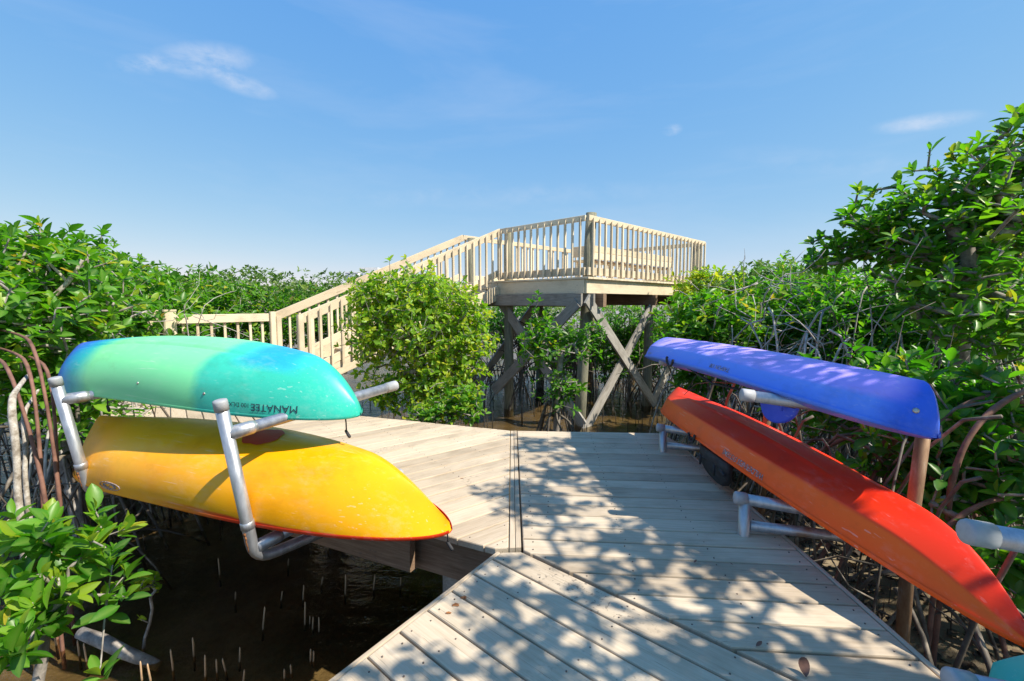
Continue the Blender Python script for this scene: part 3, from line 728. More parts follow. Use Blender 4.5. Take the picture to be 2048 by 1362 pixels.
# ------------------------------------------------------------------ kayaks
class Kayak:
    """inverted hull; s runs -1 stern .. 1 bow, a runs -pi/2 .. pi/2 over the keel"""
    def __init__(k, L, W, H, sheer=0.06, p_bow=2.2, p_st=2.6, q=0.62, rake_b=0.34, rake_s=0.26, n_mid=2.7, n_end=1.15, chan=0.0, crown=0.07, stem=0.05, rake_pow=2.0, chine=0.0, cy=0.80, cz=0.26, rocker=0.03):
        k.__dict__.update(locals())
    def section(k, s):
        a = abs(s); p = k.p_bow if s > 0 else k.p_st
        b = k.W / 2 * max(1e-4, 1 - a ** p) ** k.q
        rk = k.rake_b if s > 0 else k.rake_s
        g = k.H + k.sheer * a ** 2.2
        u = max(0.0, (a - (1 - rk)) / rk)
        kz = k.rocker * a ** 2 + (g - k.stem - k.rocker) * u ** k.rake_pow
        n = k.n_mid + (k.n_end - k.n_mid) * a ** 1.8
        return b, g, kz, n
    def point(k, s, a):
        b, g, kz, n = k.section(s)
        e = 2.0 / n
        y = b * math.copysign(abs(math.sin(a)) ** e, a)
        z = g - (g - kz) * abs(math.cos(a)) ** e
        if k.chine:
            v = abs(a) / (PI / 2); f = max(0.0, (v - 0.58) / 0.42); h = min(1.0, v / 0.58)
            yc = b * math.copysign(k.cy * h + (1 - k.cy) * f, a)
            zc = kz + (g - kz) * (k.cz * h ** 1.25 + (1 - k.cz) * f)
            c = k.chine * (1 - abs(s) ** 6)
            y, z = y + (yc - y) * c, z + (zc - z) * c
        if k.chan:
            w = math.exp(-((abs(y) - 0.36 * k.W / 2) / 0.011) ** 2) * max(0, 1 - (abs(s + 0.12) / 0.66) ** 4)
            z += k.chan * w
        return Vector((s * k.L / 2, y, z))
    def angle_at(k, s, z):
        lo, hi = 0.0, PI / 2
        for _ in range(22):
            m = (lo + hi) / 2
            if k.point(s, m).z < z: lo = m
            else: hi = m
        return (lo + hi) / 2
    def normal(k, s, a):
        d1 = k.point(min(s + .005, .999), a) - k.point(max(s - .005, -.999), a); d2 = k.point(s, a + .01) - k.point(s, a - .01)
        return d2.cross(d1).normalized() if d2.cross(d1).length > 0 else Vector((0, 0, -1))
    def build(k, name, label, mat, bow, stern, roll, deck_mat=None, group='kayaks lying upside down on the racks'):
        bow, stern = Vector(bow), Vector(stern)
        x = (bow - stern).normalized()
        side = Vector((0, 0, 1)).cross(x).normalized(); upv = x.cross(side)
        upv = Matrix.Rotation(roll, 3, x) @ upv
        z = -upv; y = z.cross(x)
        k.M = Matrix((x, y, z)).transposed().to_4x4()
        mid = (bow + stern) / 2
        k.M.translation = mid - k.M.to_3x3() @ Vector((0, 0, k.H + k.sheer))
        root = empty(name, (0, 0, 0)); root.matrix_world = k.M
        root.matrix_basis = k.M
        tag(root, label, 'kayak', group); k.root = root
        NS, NA = 84, 112
        ss = [math.sin(PI / 2 * (2 * i / NS - 1)) * 0.998 for i in range(NS + 1)]
        ss = [0.55 * v + 0.45 * (2 * i / NS - 1) * 0.998 for i, v in enumerate(ss)]
        V, F, al, gi = [], [], [], []
        for s in ss:
            for j in range(NA + 1):
                a = -PI / 2 + PI * j / NA
                V.append(k.point(s, a)); al.append(s / 2 + .5); gi.append(abs(a) / (PI / 2))
        m = NA + 1
        for i in range(NS):
            for j in range(NA): F.append((i * m + j, (i + 1) * m + j, (i + 1) * m + j + 1, i * m + j + 1))
        F.append(tuple(range(m))); F.append(tuple(NS * m + j for j in range(m - 1, -1, -1)))
        hull = mesh_obj('hull', V, F, mat, root, True)
        for nme, arr in (('along', al), ('girth', gi)):
            at = hull.data.attributes.new(nme, 'FLOAT', 'POINT'); at.data.foreach_set('value', arr)
        # the moulded deck on the underside, a little wider than the hull so that a lip shows
        V, F, al, gi = [], [], [], []
        ND = 24
        for s in ss:
            b, g, kz, n = k.section(s); b += 0.007
            V.append(Vector((s * k.L / 2 * 1.002, -b + .006, g - 0.016))); al.append(s / 2 + .5); gi.append(1.0)
            for j in range(ND + 1):
                t = -1 + 2 * j / ND
                cock = -0.10 * max(0, 1 - (abs(t) / 0.62) ** 4) * max(0, 1 - ((s + 0.1) / 0.45) ** 4)
                V.append(Vector((s * k.L / 2 * 1.002, b * t, g + k.crown * (1 - t * t) * (b / (k.W / 2)) + cock))); al.append(s / 2 + .5); gi.append(1.0)
            V.append(Vector((s * k.L / 2 * 1.002, b - .006, g - 0.016))); al.append(s / 2 + .5); gi.append(1.0)
        m = ND + 3
        for i in range(NS):
            for j in range(m - 1): F.append((i * m + j, i * m + j + 1, (i + 1) * m + j + 1, (i + 1) * m + j))
        dk_ = mesh_obj('deck_moulding', V, F, deck_mat or mat, root, True)
        for nme, arr in (('along', al), ('girth', gi)):
            at = dk_.data.attributes.new(nme, 'FLOAT', 'POINT'); at.data.foreach_set('value', arr)
        return root
    def world(k, s, a, off=0.0): return k.M @ (k.point(s, a) + k.normal(s, a) * off)
    def text(k, body, s0, a_side, h0, size, mat, mirror=1, name='lettering', bold=0.0):
        """lettering wrapped on the hull side; reads from s0 towards the stern (mirror -1) or bow (1); h0 = height of the baseline below the gunwale (along the side)"""
        cu = bpy.data.curves.new('tmp', 'FONT'); cu.body = body; cu.size = size; cu.offset = bold; cu.resolution_u = 3
        ob = bpy.data.objects.new('tmp', cu); col.objects.link(ob)
        dg = bpy.context.evaluated_depsgraph_get(); dg.update()
        me = ob.evaluated_get(dg).to_mesh()
        me.calc_loop_triangles(); vs = [Vector(v.co) for v in me.vertices]; fs = [tuple(p.vertices) for p in me.loop_triangles]
        ob.to_mesh_clear(); bpy.data.objects.remove(ob); bpy.data.curves.remove(cu)
        out = []
        for v in vs:
            s = s0 + mirror * v.x / (k.L / 2)
            s = max(-.99, min(.99, s))
            b, g, kz, n = k.section(s)
            zt = g - h0 + v.y                                   # height in the upright kayak
            a = k.angle_at(s, zt) * a_side
            out.append(k.point(s, a) + k.normal(s, a) * 0.0025)
        if mirror * a_side < 0: fs = [f[::-1] for f in fs]
        return mesh_obj(name, out, fs, mat, k.root)

kg = Kayak(2.76, 0.70, 0.325, rocker=0.095, p_bow=2.5, p_st=4.5, q=0.60, rake_b=0.30, rake_s=0.09, n_mid=2.6, n_end=1.35, chan=0.02, rake_pow=2.3)
green = kg.build('upturned_kayak', 'mint and turquoise kayak lying upside down, lettered MANATEE near its bow', m_kgreen,
                 (-0.86, 2.48, 0.625), (-3.38, 3.55, 0.64), math.radians(6))
ky = Kayak(3.04, 0.70, 0.32, p_bow=2.3, p_st=4.0, q=0.62, rake_b=0.36, rake_s=0.16, n_mid=2.4, n_end=0.80, chan=0.0, rake_pow=1.7)
yellow = ky.build('upturned_kayak', 'yellow kayak with a red edge lying upside down under the mint one', m_kyellow,
                  (-0.30, 2.23, 0.085), (-3.16, 3.34, 0.09), math.radians(8))
ko = Kayak(3.22, 0.61, 0.22, p_bow=2.0, p_st=3.2, q=0.70, rake_b=0.30, rake_s=0.10, n_mid=2.0, n_end=1.1, chan=-0.012, rake_pow=2.0, chine=0.8, cy=0.84, cz=0.42)
orange = ko.build('upturned_kayak', 'long red-orange kayak lying upside down along the plank edge', m_korange,
                  (1.64, 1.36, 0.155), (1.60, 4.58, 0.17), math.radians(-9))
kb = Kayak(2.70, 0.66, 0.19, p_bow=2.2, p_st=3.4, q=0.66, rake_b=0.22, rake_s=0.07, n_mid=2.2, n_end=1.3, rake_pow=2.2, stem=0.07, chine=0.85, cy=0.87, cz=0.52)
blue = kb.build('upturned_kayak', 'blue and violet kayak lying upside down above the red-orange one', m_kblue,
                (1.374, 4.50, 0.70), (1.72, 1.80, 0.70), math.radians(9))
kt = Kayak(3.0, 0.72, 0.30)
teal = kt.build('upturned_kayak', 'teal kayak of which only the rounded tip shows beside the red-orange bow', m_kteal,
                (1.43, 1.27, 0.13), (1.66, -1.72, 0.20), 0.0)

# --- kayak details: lettering, carry toggles, hanging seats, screws
def toggle(k, s, drop=0.12, name='carry_toggle', lateral=0.0, r=0.008):
    b, g, kz, n = k.section(s)
    p = k.M @ Vector((s * k.L / 2, lateral, g + 0.01)); off = k.M.inverted()
    pts = [p, p + Vector((0.004, 0.002, -drop * 0.5)), p + Vector((0.006, -0.002, -drop))]
    V, F = tube_data([off @ q for q in pts], 0.004, 6); t = mesh_obj('carry_cord', V, F, m_black, k.root, True)
    e = pts[-1]; d = Vector((0.6, -0.45, -0.62)).normalized()
    V, F = tube_data([off @ (e - d * 0.012), off @ (e - d * .006), off @ (e + d * 0.035), off @ (e + d * 0.042)], [r * .6, r, r * 1.15, r * .8], 10)
    return mesh_obj(name, V, F, m_black, t, True)
def stud(k, s, a, r=0.008, name='screw', mat=None):
    p, nn = k.point(s, a), k.normal(s, a)
    V, F = tube_data([p - nn * 0.002, p + nn * 0.003, p + nn * 0.005], [r, r, r * .5], 10)
    return mesh_obj(name, V, F, mat or m_steel, k.root, True)
NEAR = 1 if (kg.M @ kg.point(0, 1.3)).y < (kg.M @ kg.point(0, -1.3)).y else -1
kg.text('MANATEE', 0.83, NEAR, 0.072, 0.056, m_ink, -1)
kg.text('100 DLX', 0.643, NEAR, 0.072, 0.034, m_ink, -1)
toggle(kg, 0.93, 0.10); toggle(kg, -0.30, 0.07, lateral=NEAR * 0.30); toggle(ky, 0.985, 0.06)
for s_ in (0.43, 0.03): stud(kg, s_, NEAR * 1.30)
NY = 1 if (ky.M @ ky.point(0, 1.3)).y < (ky.M @ ky.point(0, -1.3)).y else -1
# red scupper opening with a lifted rim in the yellow hull, small moulded emblem by the edge
ring, inner = [], []
for i in range(28):
    a = 2 * PI * i / 28; w = 1 + 0.08 * math.sin(3 * a) + 0.05 * math.sin(7 * a)
    s_, a_ = 0.20 + 0.075 * w * math.cos(a), NY * (-0.02) + 0.26 * w * math.sin(a)
    ring.append(ky.point(s_, a_) + ky.normal(s_, a_) * 0.004)
    inner.append(ky.point(0.20 + 0.065 * w * math.cos(a), NY * (-0.02) + 0.21 * w * math.sin(a)) + ky.normal(0.20 + 0.065 * w * math.cos(a), NY * (-0.02) + 0.21 * w * math.sin(a)) * 0.0035)
cc = ky.point(0.2, -0.02 * NY) + ky.normal(0.2, 0) * 0.002
mesh_obj('scupper_opening', ring + inner + [cc], [(i, (i + 1) % 28, 28 + (i + 1) % 28, 28 + i) for i in range(28)] + [(28 + i, 28 + (i + 1) % 28, 56) for i in range(28)], m_kred, yellow, True)
def emblem(k, s0, side, h0, rx, rz, mat):
    J = Joined()
    def q(u, v):
        s = s0 + u / (k.L / 2); b, g, kz, n = k.section(s)
        a = k.angle_at(s, g - h0 - v) * side
        return k.point(s, a) + k.normal(s, a) * 0.002
    for f in (1.0, 0.62):
        J.add(*tube_data([q(math.cos(t) * rx * f, math.sin(t) * rz * f) for t in np.linspace(0, 2 * PI, 25)], 0.0022, 5))
    J.add(*tube_data([q(u * rx, rz * 0.5 * math.sin(u * 7)) for u in np.linspace(-.6, .6, 14)], 0.0022, 5))
    return mesh_obj('emblem', J.V, J.F, mat, k.root, True)
emblem(ky, -0.42, NY, 0.045, 0.11, 0.022, m_silver)
NO = 1 if (ko.M @ ko.point(0, 1.3)).x < (ko.M @ ko.point(0, -1.3)).x else -1
# the lettering on the red-orange and blue kayaks starts near the middle and runs upside down along the lip
ko.text('WILDERNESS SYSTEMS', 0.34, NO, 0.052, 0.042, m_silver, -1, bold=0.0006)
NB = 1 if (kb.M @ kb.point(0, 1.3)).x < (kb.M @ kb.point(0, -1.3)).x else -1
kb.text('TARPON 100', -0.30, NB, 0.050, 0.036, m_silver, 1, bold=0.0005)
kb.text('WILDERNESS', 0.62, NB, 0.040, 0.022, m_silver, 1, bold=0.0004)
# (a pad and straps hang from the seats of the upturned boats)
def seat_pad(k, s, w, h, th, mat, lateral, strap_mat):
    c = k.M @ Vector((s * k.L / 2, lateral, k.H + 0.02)); inv = k.M.inverted()
    fx = (k.M.to_3x3() @ Vector((1, 0, 0))).normalized(); fx.z = 0; fx.normalize(); sx = Vector((0, 0, 1)).cross(fx)
    ring = []
    N = 22
    for i in range(N + 1):
        a = PI * i / N
        ring.append((-math.cos(a) * w / 2, -abs(math.sin(a)) ** 0.62 * h))
    V, F = [], []
    for dth, sc in ((-th / 2, .94), (-th / 4, 1), (th / 4, 1), (th / 2, .94)):
        for (u, v) in ring: V.append(inv @ (c + fx * u * sc + Vector((0, 0, v * sc)) + sx * (dth + 0.03 * (1 - (2 * u / w) ** 2))))
    m = N + 1
    for r in range(3): F += [(r * m + i, r * m + (i + 1) % m, (r + 1) * m + (i + 1) % m, (r + 1) * m + i) for i in range(m)]
    F += [tuple(range(m - 1, -1, -1)), tuple(3 * m + i for i in range(m))]
    o = mesh_obj('seat_back', V, F, mat, k.root, True)
    sg = -1 if (c + sx).length > (c - sx).length else 1
    pts = [inv @ (c + fx * u + Vector((0, 0, -h * 0.36)) + sx * sg * (th / 2 + 0.012 + sg * 0.03 * (1 - (2 * u / w) ** 2))) for u in np.linspace(-w / 2 * 1.0, w / 2 * 1.0, 9)]
    V, F = tube_data(pts, 0.011, 6); mesh_obj('strap', V, F, strap_mat, o, True)
    for u in (-w * .26, w * .26):
        pts = [inv @ (c + fx * u + Vector((0, 0, -h * f)) + sx * sg * (th / 2 + 0.03)) for f in (.2, .55)]
        V, F = tube_data(pts, 0.008, 6); mesh_obj('strap_loop', V, F, mat, o, True)
    return o
seat_pad(kb, -0.38, 0.32, 0.20, 0.03, m_kblue2, NB * 0.05, m_black)
seat_pad(ko, 0.0, 0.40, 0.20, 0.05, m_black, NO * 0.27, m_black)
def strap_curve(k, pts, r=0.006, name='strap'):
    V, F = tube_data([k.M.inverted() @ Vector(p) for p in pts], r, 6); return mesh_obj(name, V, F, m_black, k.root, True)
for (k, s, sd) in ((kb, 0.22, NB), (ko, -0.18, NO)):
    c = k.M @ Vector((s * k.L / 2, sd * (k.section(s)[0] + 0.004), k.section(s)[1] - 0.01))
    ax = (k.M.to_3x3() @ Vector((1, 0, 0))).normalized()
    strap_curve(k, [c + ax * 0.05 + Vector((-.004, 0, .02))] + [c + ax * 0.05 * math.cos(t) + Vector((-0.012, 0, -0.055 * math.sin(t) + .01)) for t in np.linspace(0, PI, 9)], 0.009, 'deck_handle')
c = kb.M @ Vector((0.18 * kb.L / 2, NB * .28, kb.H)); d = kb.M @ Vector((-0.28 * kb.L / 2, NB * .12, kb.H + .08))
strap_curve(kb, [c, (c + d) / 2 + Vector((0, 0, -0.05)), d], 0.008)
stud(kb, -0.965, NB * 0.9, 0.012, 'drain_plug')

# ------------------------------------------------------------------ foliage
CAM = np.array([0, 0, CAMH])
def leaf_template(fine=False):
    rows = [(0, 0.03), (0.32, 0.46), (0.70, 0.44), (1, 0.03)] if fine is None else [(0, 0.03), (0.10, 0.16), (0.25, 0.36), (0.45, 0.49), (0.65, 0.46), (0.82, 0.31), (0.94, 0.13), (1, 0.02)] if fine else [(0, 0.03), (0.22, 0.36), (0.55, 0.5), (0.85, 0.30), (1, 0.03)]
    V, rib = [], []
    for t, w in rows:
        dz = -0.16 * t * t + 0.05 * t
        V += [(t, w, dz + 0.22 * w), (t, 0, dz), (t, -w, dz + 0.22 * w)]; rib += [0, 1, 0]
    F = []
    for i in range(len(rows) - 1):
        b = 3 * i
        F += [(b, b + 1, b + 4, b + 3), (b + 1, b + 2, b + 5, b + 4)]
    return np.array(V), np.array(F), np.array(rib, dtype=float)
LT, LF, LR = leaf_template(); FT, FF, FR = leaf_template(True); CT, CF, CR = leaf_template(None)
def leaf_mesh(name, pos, dirs, nrm, length, width, tint, mat, fine=False, origin=(0, 0, 0)):
    T, FA, RB = (CT, CF, CR) if fine is None else (FT, FF, FR) if fine else (LT, LF, LR)
    pos = np.asarray(pos) - np.asarray(origin)
    side = np.cross(nrm, dirs); side /= np.linalg.norm(side, axis=1)[:, None] + 1e-9
    up = np.cross(dirs, side)
    n, k = len(pos), len(T)
    V = (pos[:, None, :] + dirs[:, None, :] * (T[None, :, 0:1] * length[:, None, None]) + side[:, None, :] * (T[None, :, 1:2] * width[:, None, None])
         + up[:, None, :] * (T[None, :, 2:3] * length[:, None, None])).reshape(-1, 3)
    F = (FA[None] + (np.arange(n) * k)[:, None, None]).reshape(-1, 4)
    me = bpy.data.meshes.new(name)
    me.vertices.add(len(V)); me.vertices.foreach_set('co', V.astype(np.float32).ravel())
    me.loops.add(F.size); me.loops.foreach_set('vertex_index', F.astype(np.int32).ravel())
    me.polygons.add(len(F)); me.polygons.foreach_set('loop_start', np.arange(0, F.size, 4, dtype=np.int32))
    me.polygons.foreach_set('use_smooth', np.ones(len(F), dtype=bool))
    me.update(calc_edges=True)
    a = me.attributes.new('tint', 'FLOAT', 'POINT'); a.data.foreach_set('value', np.repeat(tint, k).astype(np.float32))
    a = me.attributes.new('rib', 'FLOAT', 'POINT'); a.data.foreach_set('value', np.tile(RB, n).astype(np.float32))
    me.materials.append(mat)
    return me
def unit(v): return v / (np.linalg.norm(v, axis=-1, keepdims=True) + 1e-9)
def rosettes(tips, axes, per, length, asp=0.46, spread=(30, 85), tint_mu=0.45, tint_sd=0.22, yellow=0.012, jitter=0.35):
    """leaf positions, directions, normals, sizes and tints of a spiral of leaves at each twig tip"""
    n = len(tips); cnt = rng.integers(max(2, per - 2), per + 3, n); idx = np.repeat(np.arange(n), cnt)
    m = len(idx)
    ax = unit(axes[idx] + rng.normal(0, 0.12, (m, 3)))
    ref = np.where(np.abs(ax[:, 2:3]) < 0.9, np.array([[0, 0, 1.0]]), np.array([[1.0, 0, 0]]))
    u = unit(np.cross(ax, ref)); w = np.cross(ax, u)
    order = np.concatenate([np.arange(c) for c in cnt])
    phi = order * 2.399 + np.repeat(rng.uniform(0, 6.28, n), cnt) + rng.normal(0, 0.3, m)
    frac = order / np.repeat(cnt, cnt)
    th = np.radians(spread[0] + (spread[1] - spread[0]) * frac + rng.normal(0, 12, m))
    r = u * np.cos(phi)[:, None] + w * np.sin(phi)[:, None]
    d = ax * np.cos(th)[:, None] + r * np.sin(th)[:, None]
    d[:, 2] -= 0.10 * frac; d = unit(d)
    nr = ax * np.sin(th)[:, None] - r * np.cos(th)[:, None]
    nr = unit(nr + rng.normal(0, jitter, (m, 3)) + np.array([0, 0, 0.25]))
    L = length * np.clip(rng.normal(0.95, 0.2, m), 0.45, 1.4) * (0.6 + 0.5 * np.minimum(frac * 2.5, 1))
    p = tips[idx] - ax * (frac * length * 0.55)[:, None] + d * 0.006
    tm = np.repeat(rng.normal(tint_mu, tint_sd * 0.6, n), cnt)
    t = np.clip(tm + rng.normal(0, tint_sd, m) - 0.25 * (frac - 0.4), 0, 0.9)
    t = np.where(rng.uniform(0, 1, m) < yellow, rng.uniform(0.93, 1.0, m), t)
    return p, d, nr, L, L * asp * rng.uniform(0.85, 1.15, m), t
def blob_points(blobs, n, shell=0.45):
    """points spread through a set of ellipsoids, denser towards the outside; also the outward directions"""
    vol = np.array([b[1][0] * b[1][1] * b[1][2] for b in blobs]) ** 0.75; pick = rng.choice(len(blobs), n, p=vol / vol.sum())
    v = unit(rng.normal(0, 1, (n, 3))); r = rng.uniform(shell, 1.0, n) ** 0.7 * rng.uniform(0.82, 1.12, n)
    c = np.array([b[0] for b in blobs])[pick]; R = np.array([b[1] for b in blobs])[pick]
    lump = 1 + 0.16 * np.sin(v[:, 0] * 5 + pick) * np.sin(v[:, 1] * 6 + 2 * pick) + 0.10 * np.sin(v[:, 2] * 9 + v[:, 0] * 7)
    return c + v * R * (r * lump)[:, None], unit(v / R * R.mean())
def grow(base, tips, step=0.22, lift=0.12, trunk=None):
    """join tips to a branching skeleton that starts from trunk points; returns nodes, parents, radii weights"""
    nodes = [np.array(p, float) for p in (trunk or [base])]; par = list(range(-1, len(nodes) - 1))
    order = np.argsort(np.linalg.norm(tips - nodes[-1], axis=1)); ends = np.zeros(len(tips), int)
    arr = np.zeros((len(nodes) + len(tips) * 14, 3)); arr[:len(nodes)] = nodes; cntn = len(nodes)
    tl = len(nodes); start = max(0, tl // 3)
    for i in order:
        t = tips[i]; dv = arr[start:cntn] - t
        # prefer nodes nearer the trunk than the tip, a little below it
        cost = np.linalg.norm(dv, axis=1) + 0.5 * np.maximum(0, arr[start:cntn, 2] - t[2])
        j = int(np.argmin(cost)) + start; p = arr[j].copy(); L = np.linalg.norm(t - p); k = max(1, min(12, int(L / step)))
        prev = j; bow = rng.normal(0, 0.10, 3) * L + np.array([0, 0, -lift * L])
        for q in range(1, k + 1):
            f = q / k
            arr[cntn] = p + (t - p) * f + bow * (4 * f * (1 - f)) * 0.5; par.append(prev); prev = cntn; cntn += 1
        ends[i] = prev
    w = np.zeros(cntn)
    w[ends] += 1
    for i in range(cntn - 1, 0, -1):
        if par[i] >= 0: w[par[i]] += w[i]
    return arr[:cntn], par, np.maximum(w, 0.5), ends
def branch_mesh(name, nodes, par, w, r_tip, expo, mat, parent, r_max, sides=5, min_w=0.0):
    par = np.array(par); ch = np.where(par >= 0)[0]
    ch = ch[w[ch] >= min_w]
    a, b = nodes[par[ch]], nodes[ch]
    rb = np.minimum(r_tip * w[ch] ** expo, r_max); ra = np.minimum(r_tip * w[par[ch]] ** expo, np.maximum(rb * 1.35, rb)); ra = np.minimum(ra, r_max)
    d = unit(b - a); ref = np.where(np.abs(d[:, 2:3]) < 0.9, np.array([[0, 0, 1.0]]), np.array([[1.0, 0, 0]]))
    u = unit(np.cross(d, ref)); v = np.cross(d, u)
    ang = np.arange(sides) * 2 * PI / sides
    ring = u[:, None, :] * np.cos(ang)[None, :, None] + v[:, None, :] * np.sin(ang)[None, :, None]
    A = a[:, None, :] - d[:, None, :] * (ra * 0.3)[:, None, None] + ring * ra[:, None, None]; B = b[:, None, :] + ring * rb[:, None, None]
    V = np.concatenate([A, B], 1).reshape(-1, 3) - np.array(parent.location)
    base = (np.arange(len(ch)) * 2 * sides)[:, None, None]
    k = np.arange(sides); F = np.stack([k, (k + 1) % sides, sides + (k + 1) % sides, sides + k], 1)[None] + base
    F = F.reshape(-1, 4)
    me = bpy.data.meshes.new(name)
    me.vertices.add(len(V)); me.vertices.foreach_set('co', V.astype(np.float32).ravel())
    me.loops.add(F.size); me.loops.foreach_set('vertex_index', F.astype(np.int32).ravel())
    me.polygons.add(len(F)); me.polygons.foreach_set('loop_start', np.arange(0, F.size, 4, dtype=np.int32))
    me.polygons.foreach_set('use_smooth', np.ones(len(F), dtype=bool)); me.update(calc_edges=True)
    me.materials.append(mat)
    return link(name, me, parent)
# shared meshes for single leaves, one set for each leaf material
single = {}
def single_leaves(mat):
    if mat.name not in single:
        out = []
        for i in range(14):
            t = float(np.clip(0.12 + 0.065 * i, 0, 0.90)) if i < 13 else 0.96
            me = leaf_mesh('leaf', np.zeros((1, 3)), np.array([[1.0, 0, 0]]), np.array([[0, 0, 1.0]]), np.array([1.0]), np.array([1.0]), np.array([t]), mat, fine=True)
            out.append(me)
        single[mat.name] = out
    return single[mat.name]
def put_leaves(root, leaves, mat, n_single):
    """the n_single leaves that show largest become parts of their own, the rest one joined crown"""
    p, d, nr, L, W, t = leaves
    dist = np.linalg.norm(p - CAM, axis=1)
    inview = (p[:, 1] > 0.3) & (np.abs(p[:, 0]) < p[:, 1] * 1.16)
    score = L / dist * np.where(inview, 1, 0.01)
    order = np.argsort(-score); big, rest = order[:n_single], order[n_single:]
    if len(rest):
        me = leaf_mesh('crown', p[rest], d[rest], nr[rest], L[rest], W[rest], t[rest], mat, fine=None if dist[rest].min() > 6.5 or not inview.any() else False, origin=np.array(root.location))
        o = link('crown', me, root); o['kind'] = 'stuff'
    if n_single:
        ms = single_leaves(mat); loc = np.array(root.location)
        side = unit(np.cross(nr, d)); up = np.cross(d, side)
        for i in big:
            k = 13 if t[i] > 0.92 else int(np.clip(round((t[i] - 0.12) / 0.065), 0, 12))
            o = link('leaf', ms[k], root)
            m = Matrix(((d[i][0] * L[i], side[i][0] * W[i], up[i][0] * L[i], p[i][0] - loc[0]),
                        (d[i][1] * L[i], side[i][1] * W[i], up[i][1] * L[i], p[i][1] - loc[1]),
                        (d[i][2] * L[i], side[i][2] * W[i], up[i][2] * L[i], p[i][2] - loc[2]), (0, 0, 0, 1)))
            o.matrix_basis = m
def prop_roots(root, base, n, rad, z_top, r=0.016, mat=None, seed=0):
    rr = random.Random(seed)
    for i in range(n):
        a = 2 * PI * (i + rr.uniform(-.3, .3)) / n; R = rad * rr.uniform(0.6, 1.25); zt = z_top * rr.uniform(0.55, 1.0) + WATER_Z
        p0 = Vector((base[0], base[1], zt)); p2 = Vector((base[0] + math.cos(a) * R, base[1] + math.sin(a) * R, -1.28))
        pts = []
        for q in range(9):
            f = q / 8; x = p0.lerp(p2, f); x.z = zt + (-1.28 - zt) * f ** 2.3 + 0.04 * math.sin(f * 9 + i)
            x.x += 0.02 * math.sin(7 * f + i); pts.append(x)
        tube('prop_root', pts, [r * (1.25 - 0.5 * q / 8) for q in range(9)], mat or m_wetroot, root, 6)
def tree(name, label, base, blobs, n_tips, leaf_len, per=6, mat=None, singles=0, bark=None, r_tip=0.0032, roots=0, root_r=0.5, root_h=0.7, trunk_top=None, group=None, tint=0.45, yellow=0.012, asp=0.46, r_max=0.06, shell=0.45, cat='tree', expo=0.46, lean_axis=0.75, root_mat=None, extra_tips=None, spread=(30, 85)):
    base = Vector(base); root = empty(name, base)
    tag(root, label, cat, group)
    tips, out = blob_points(blobs, n_tips, shell)
    if extra_tips is not None:
        tips = np.concatenate([tips, np.array(extra_tips, float)]); out = np.concatenate([out, unit(rng.normal(0, .3, (len(extra_tips), 3)) + [0, 0, 1.0])])
    keep = tips[:, 2] > WATER_Z + 0.08; tips, out = tips[keep], out[keep]
    c = np.mean([b[0] for b in blobs], axis=0)
    top = np.array(trunk_top if trunk_top is not None else (c[0], c[1], c[2] - 0.1)); b_ = np.array(base)
    tr = [b_ + (top - b_) * f + np.array([0.05 * math.sin(5 * f + b_[0]), 0.05 * math.cos(4 * f + b_[1]), 0]) * (f * (1.2 - f)) for f in np.linspace(0, 1, 6)]
    nodes, par, w, ends = grow(b_, tips, trunk=tr)
    branch_mesh('trunk', nodes, par, w, r_tip, expo, bark or m_bark, root, r_max)
    axes = unit(out * (1 - lean_axis) + np.array([0, 0, lean_axis]) + (tips - nodes[np.array(par)[ends]]) * 1.2 + rng.normal(0, 0.25, tips.shape))
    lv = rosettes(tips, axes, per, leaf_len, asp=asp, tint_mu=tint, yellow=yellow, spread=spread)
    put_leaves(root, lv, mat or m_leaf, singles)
    if roots: prop_roots(root, base, roots, root_r, root_h, seed=int(abs(base.x * 100)), mat=root_mat)
    return root
def at(px, py, Y): return tuple(on_y(px, py, Y))
def blob(px, py, Y, rx, ry, rz): return (at(px, py, Y), (rx, ry, rz))
WB = WATER_Z - 0.2

# the shrub between the boardwalk and the stairs
tree('mangrove_shrub', 'round yellow-green shrub between the boardwalk and the stairs', (-1.15, 5.95, WB),
     [blob(840, 650, 5.95, 0.86, 0.7, 0.72), blob(830, 590, 6.0, 0.72, 0.6, 0.45), blob(900, 700, 5.9, 0.6, 0.55, 0.6), blob(760, 660, 5.95, 0.52, 0.5, 0.6), blob(750, 590, 6.0, 0.42, 0.4, 0.36), blob(870, 780, 5.75, 0.62, 0.45, 0.42), blob(780, 780, 5.9, 0.40, 0.4, 0.30), blob(940, 640, 5.9, 0.30, 0.4, 0.5)],
     2500, 0.070, 6, m_leaf_yel, 300, tint=0.52, asp=0.52, shell=0.2, cat='shrub', roots=9, root_r=0.6, root_h=0.8, lean_axis=0.45)
tree('mangrove_shrub', 'bright green low shrub sprouting against the edge of the boardwalk', (-0.55, 5.25, WB),
     [blob(930, 800, 5.3, 0.32, 0.26, 0.26), blob(870, 825, 5.2, 0.34, 0.22, 0.16)], 170, 0.075, 6, m_leaf, 150, tint=0.68, shell=0.1, cat='shrub')
# the sapling under the deck corner
tree('mangrove_sapling', 'slender mangrove sapling growing in front of the corner pile', (0.62, 6.7, WB),
     [blob(1085, 690, 6.7, 0.42, 0.4, 0.48), blob(1150, 690, 6.7, 0.42, 0.35, 0.42), blob(1075, 630, 6.7, 0.14, 0.16, 0.36), blob(1120, 780, 6.6, 0.40, 0.35, 0.35), blob(1190, 655, 6.6, 0.22, 0.2, 0.2)],
     260, 0.095, 6, m_leaf, 300, tint=0.4, shell=0.1, roots=10, root_r=0.45, root_h=1.0, r_tip=0.004, group=None, cat='sapling')
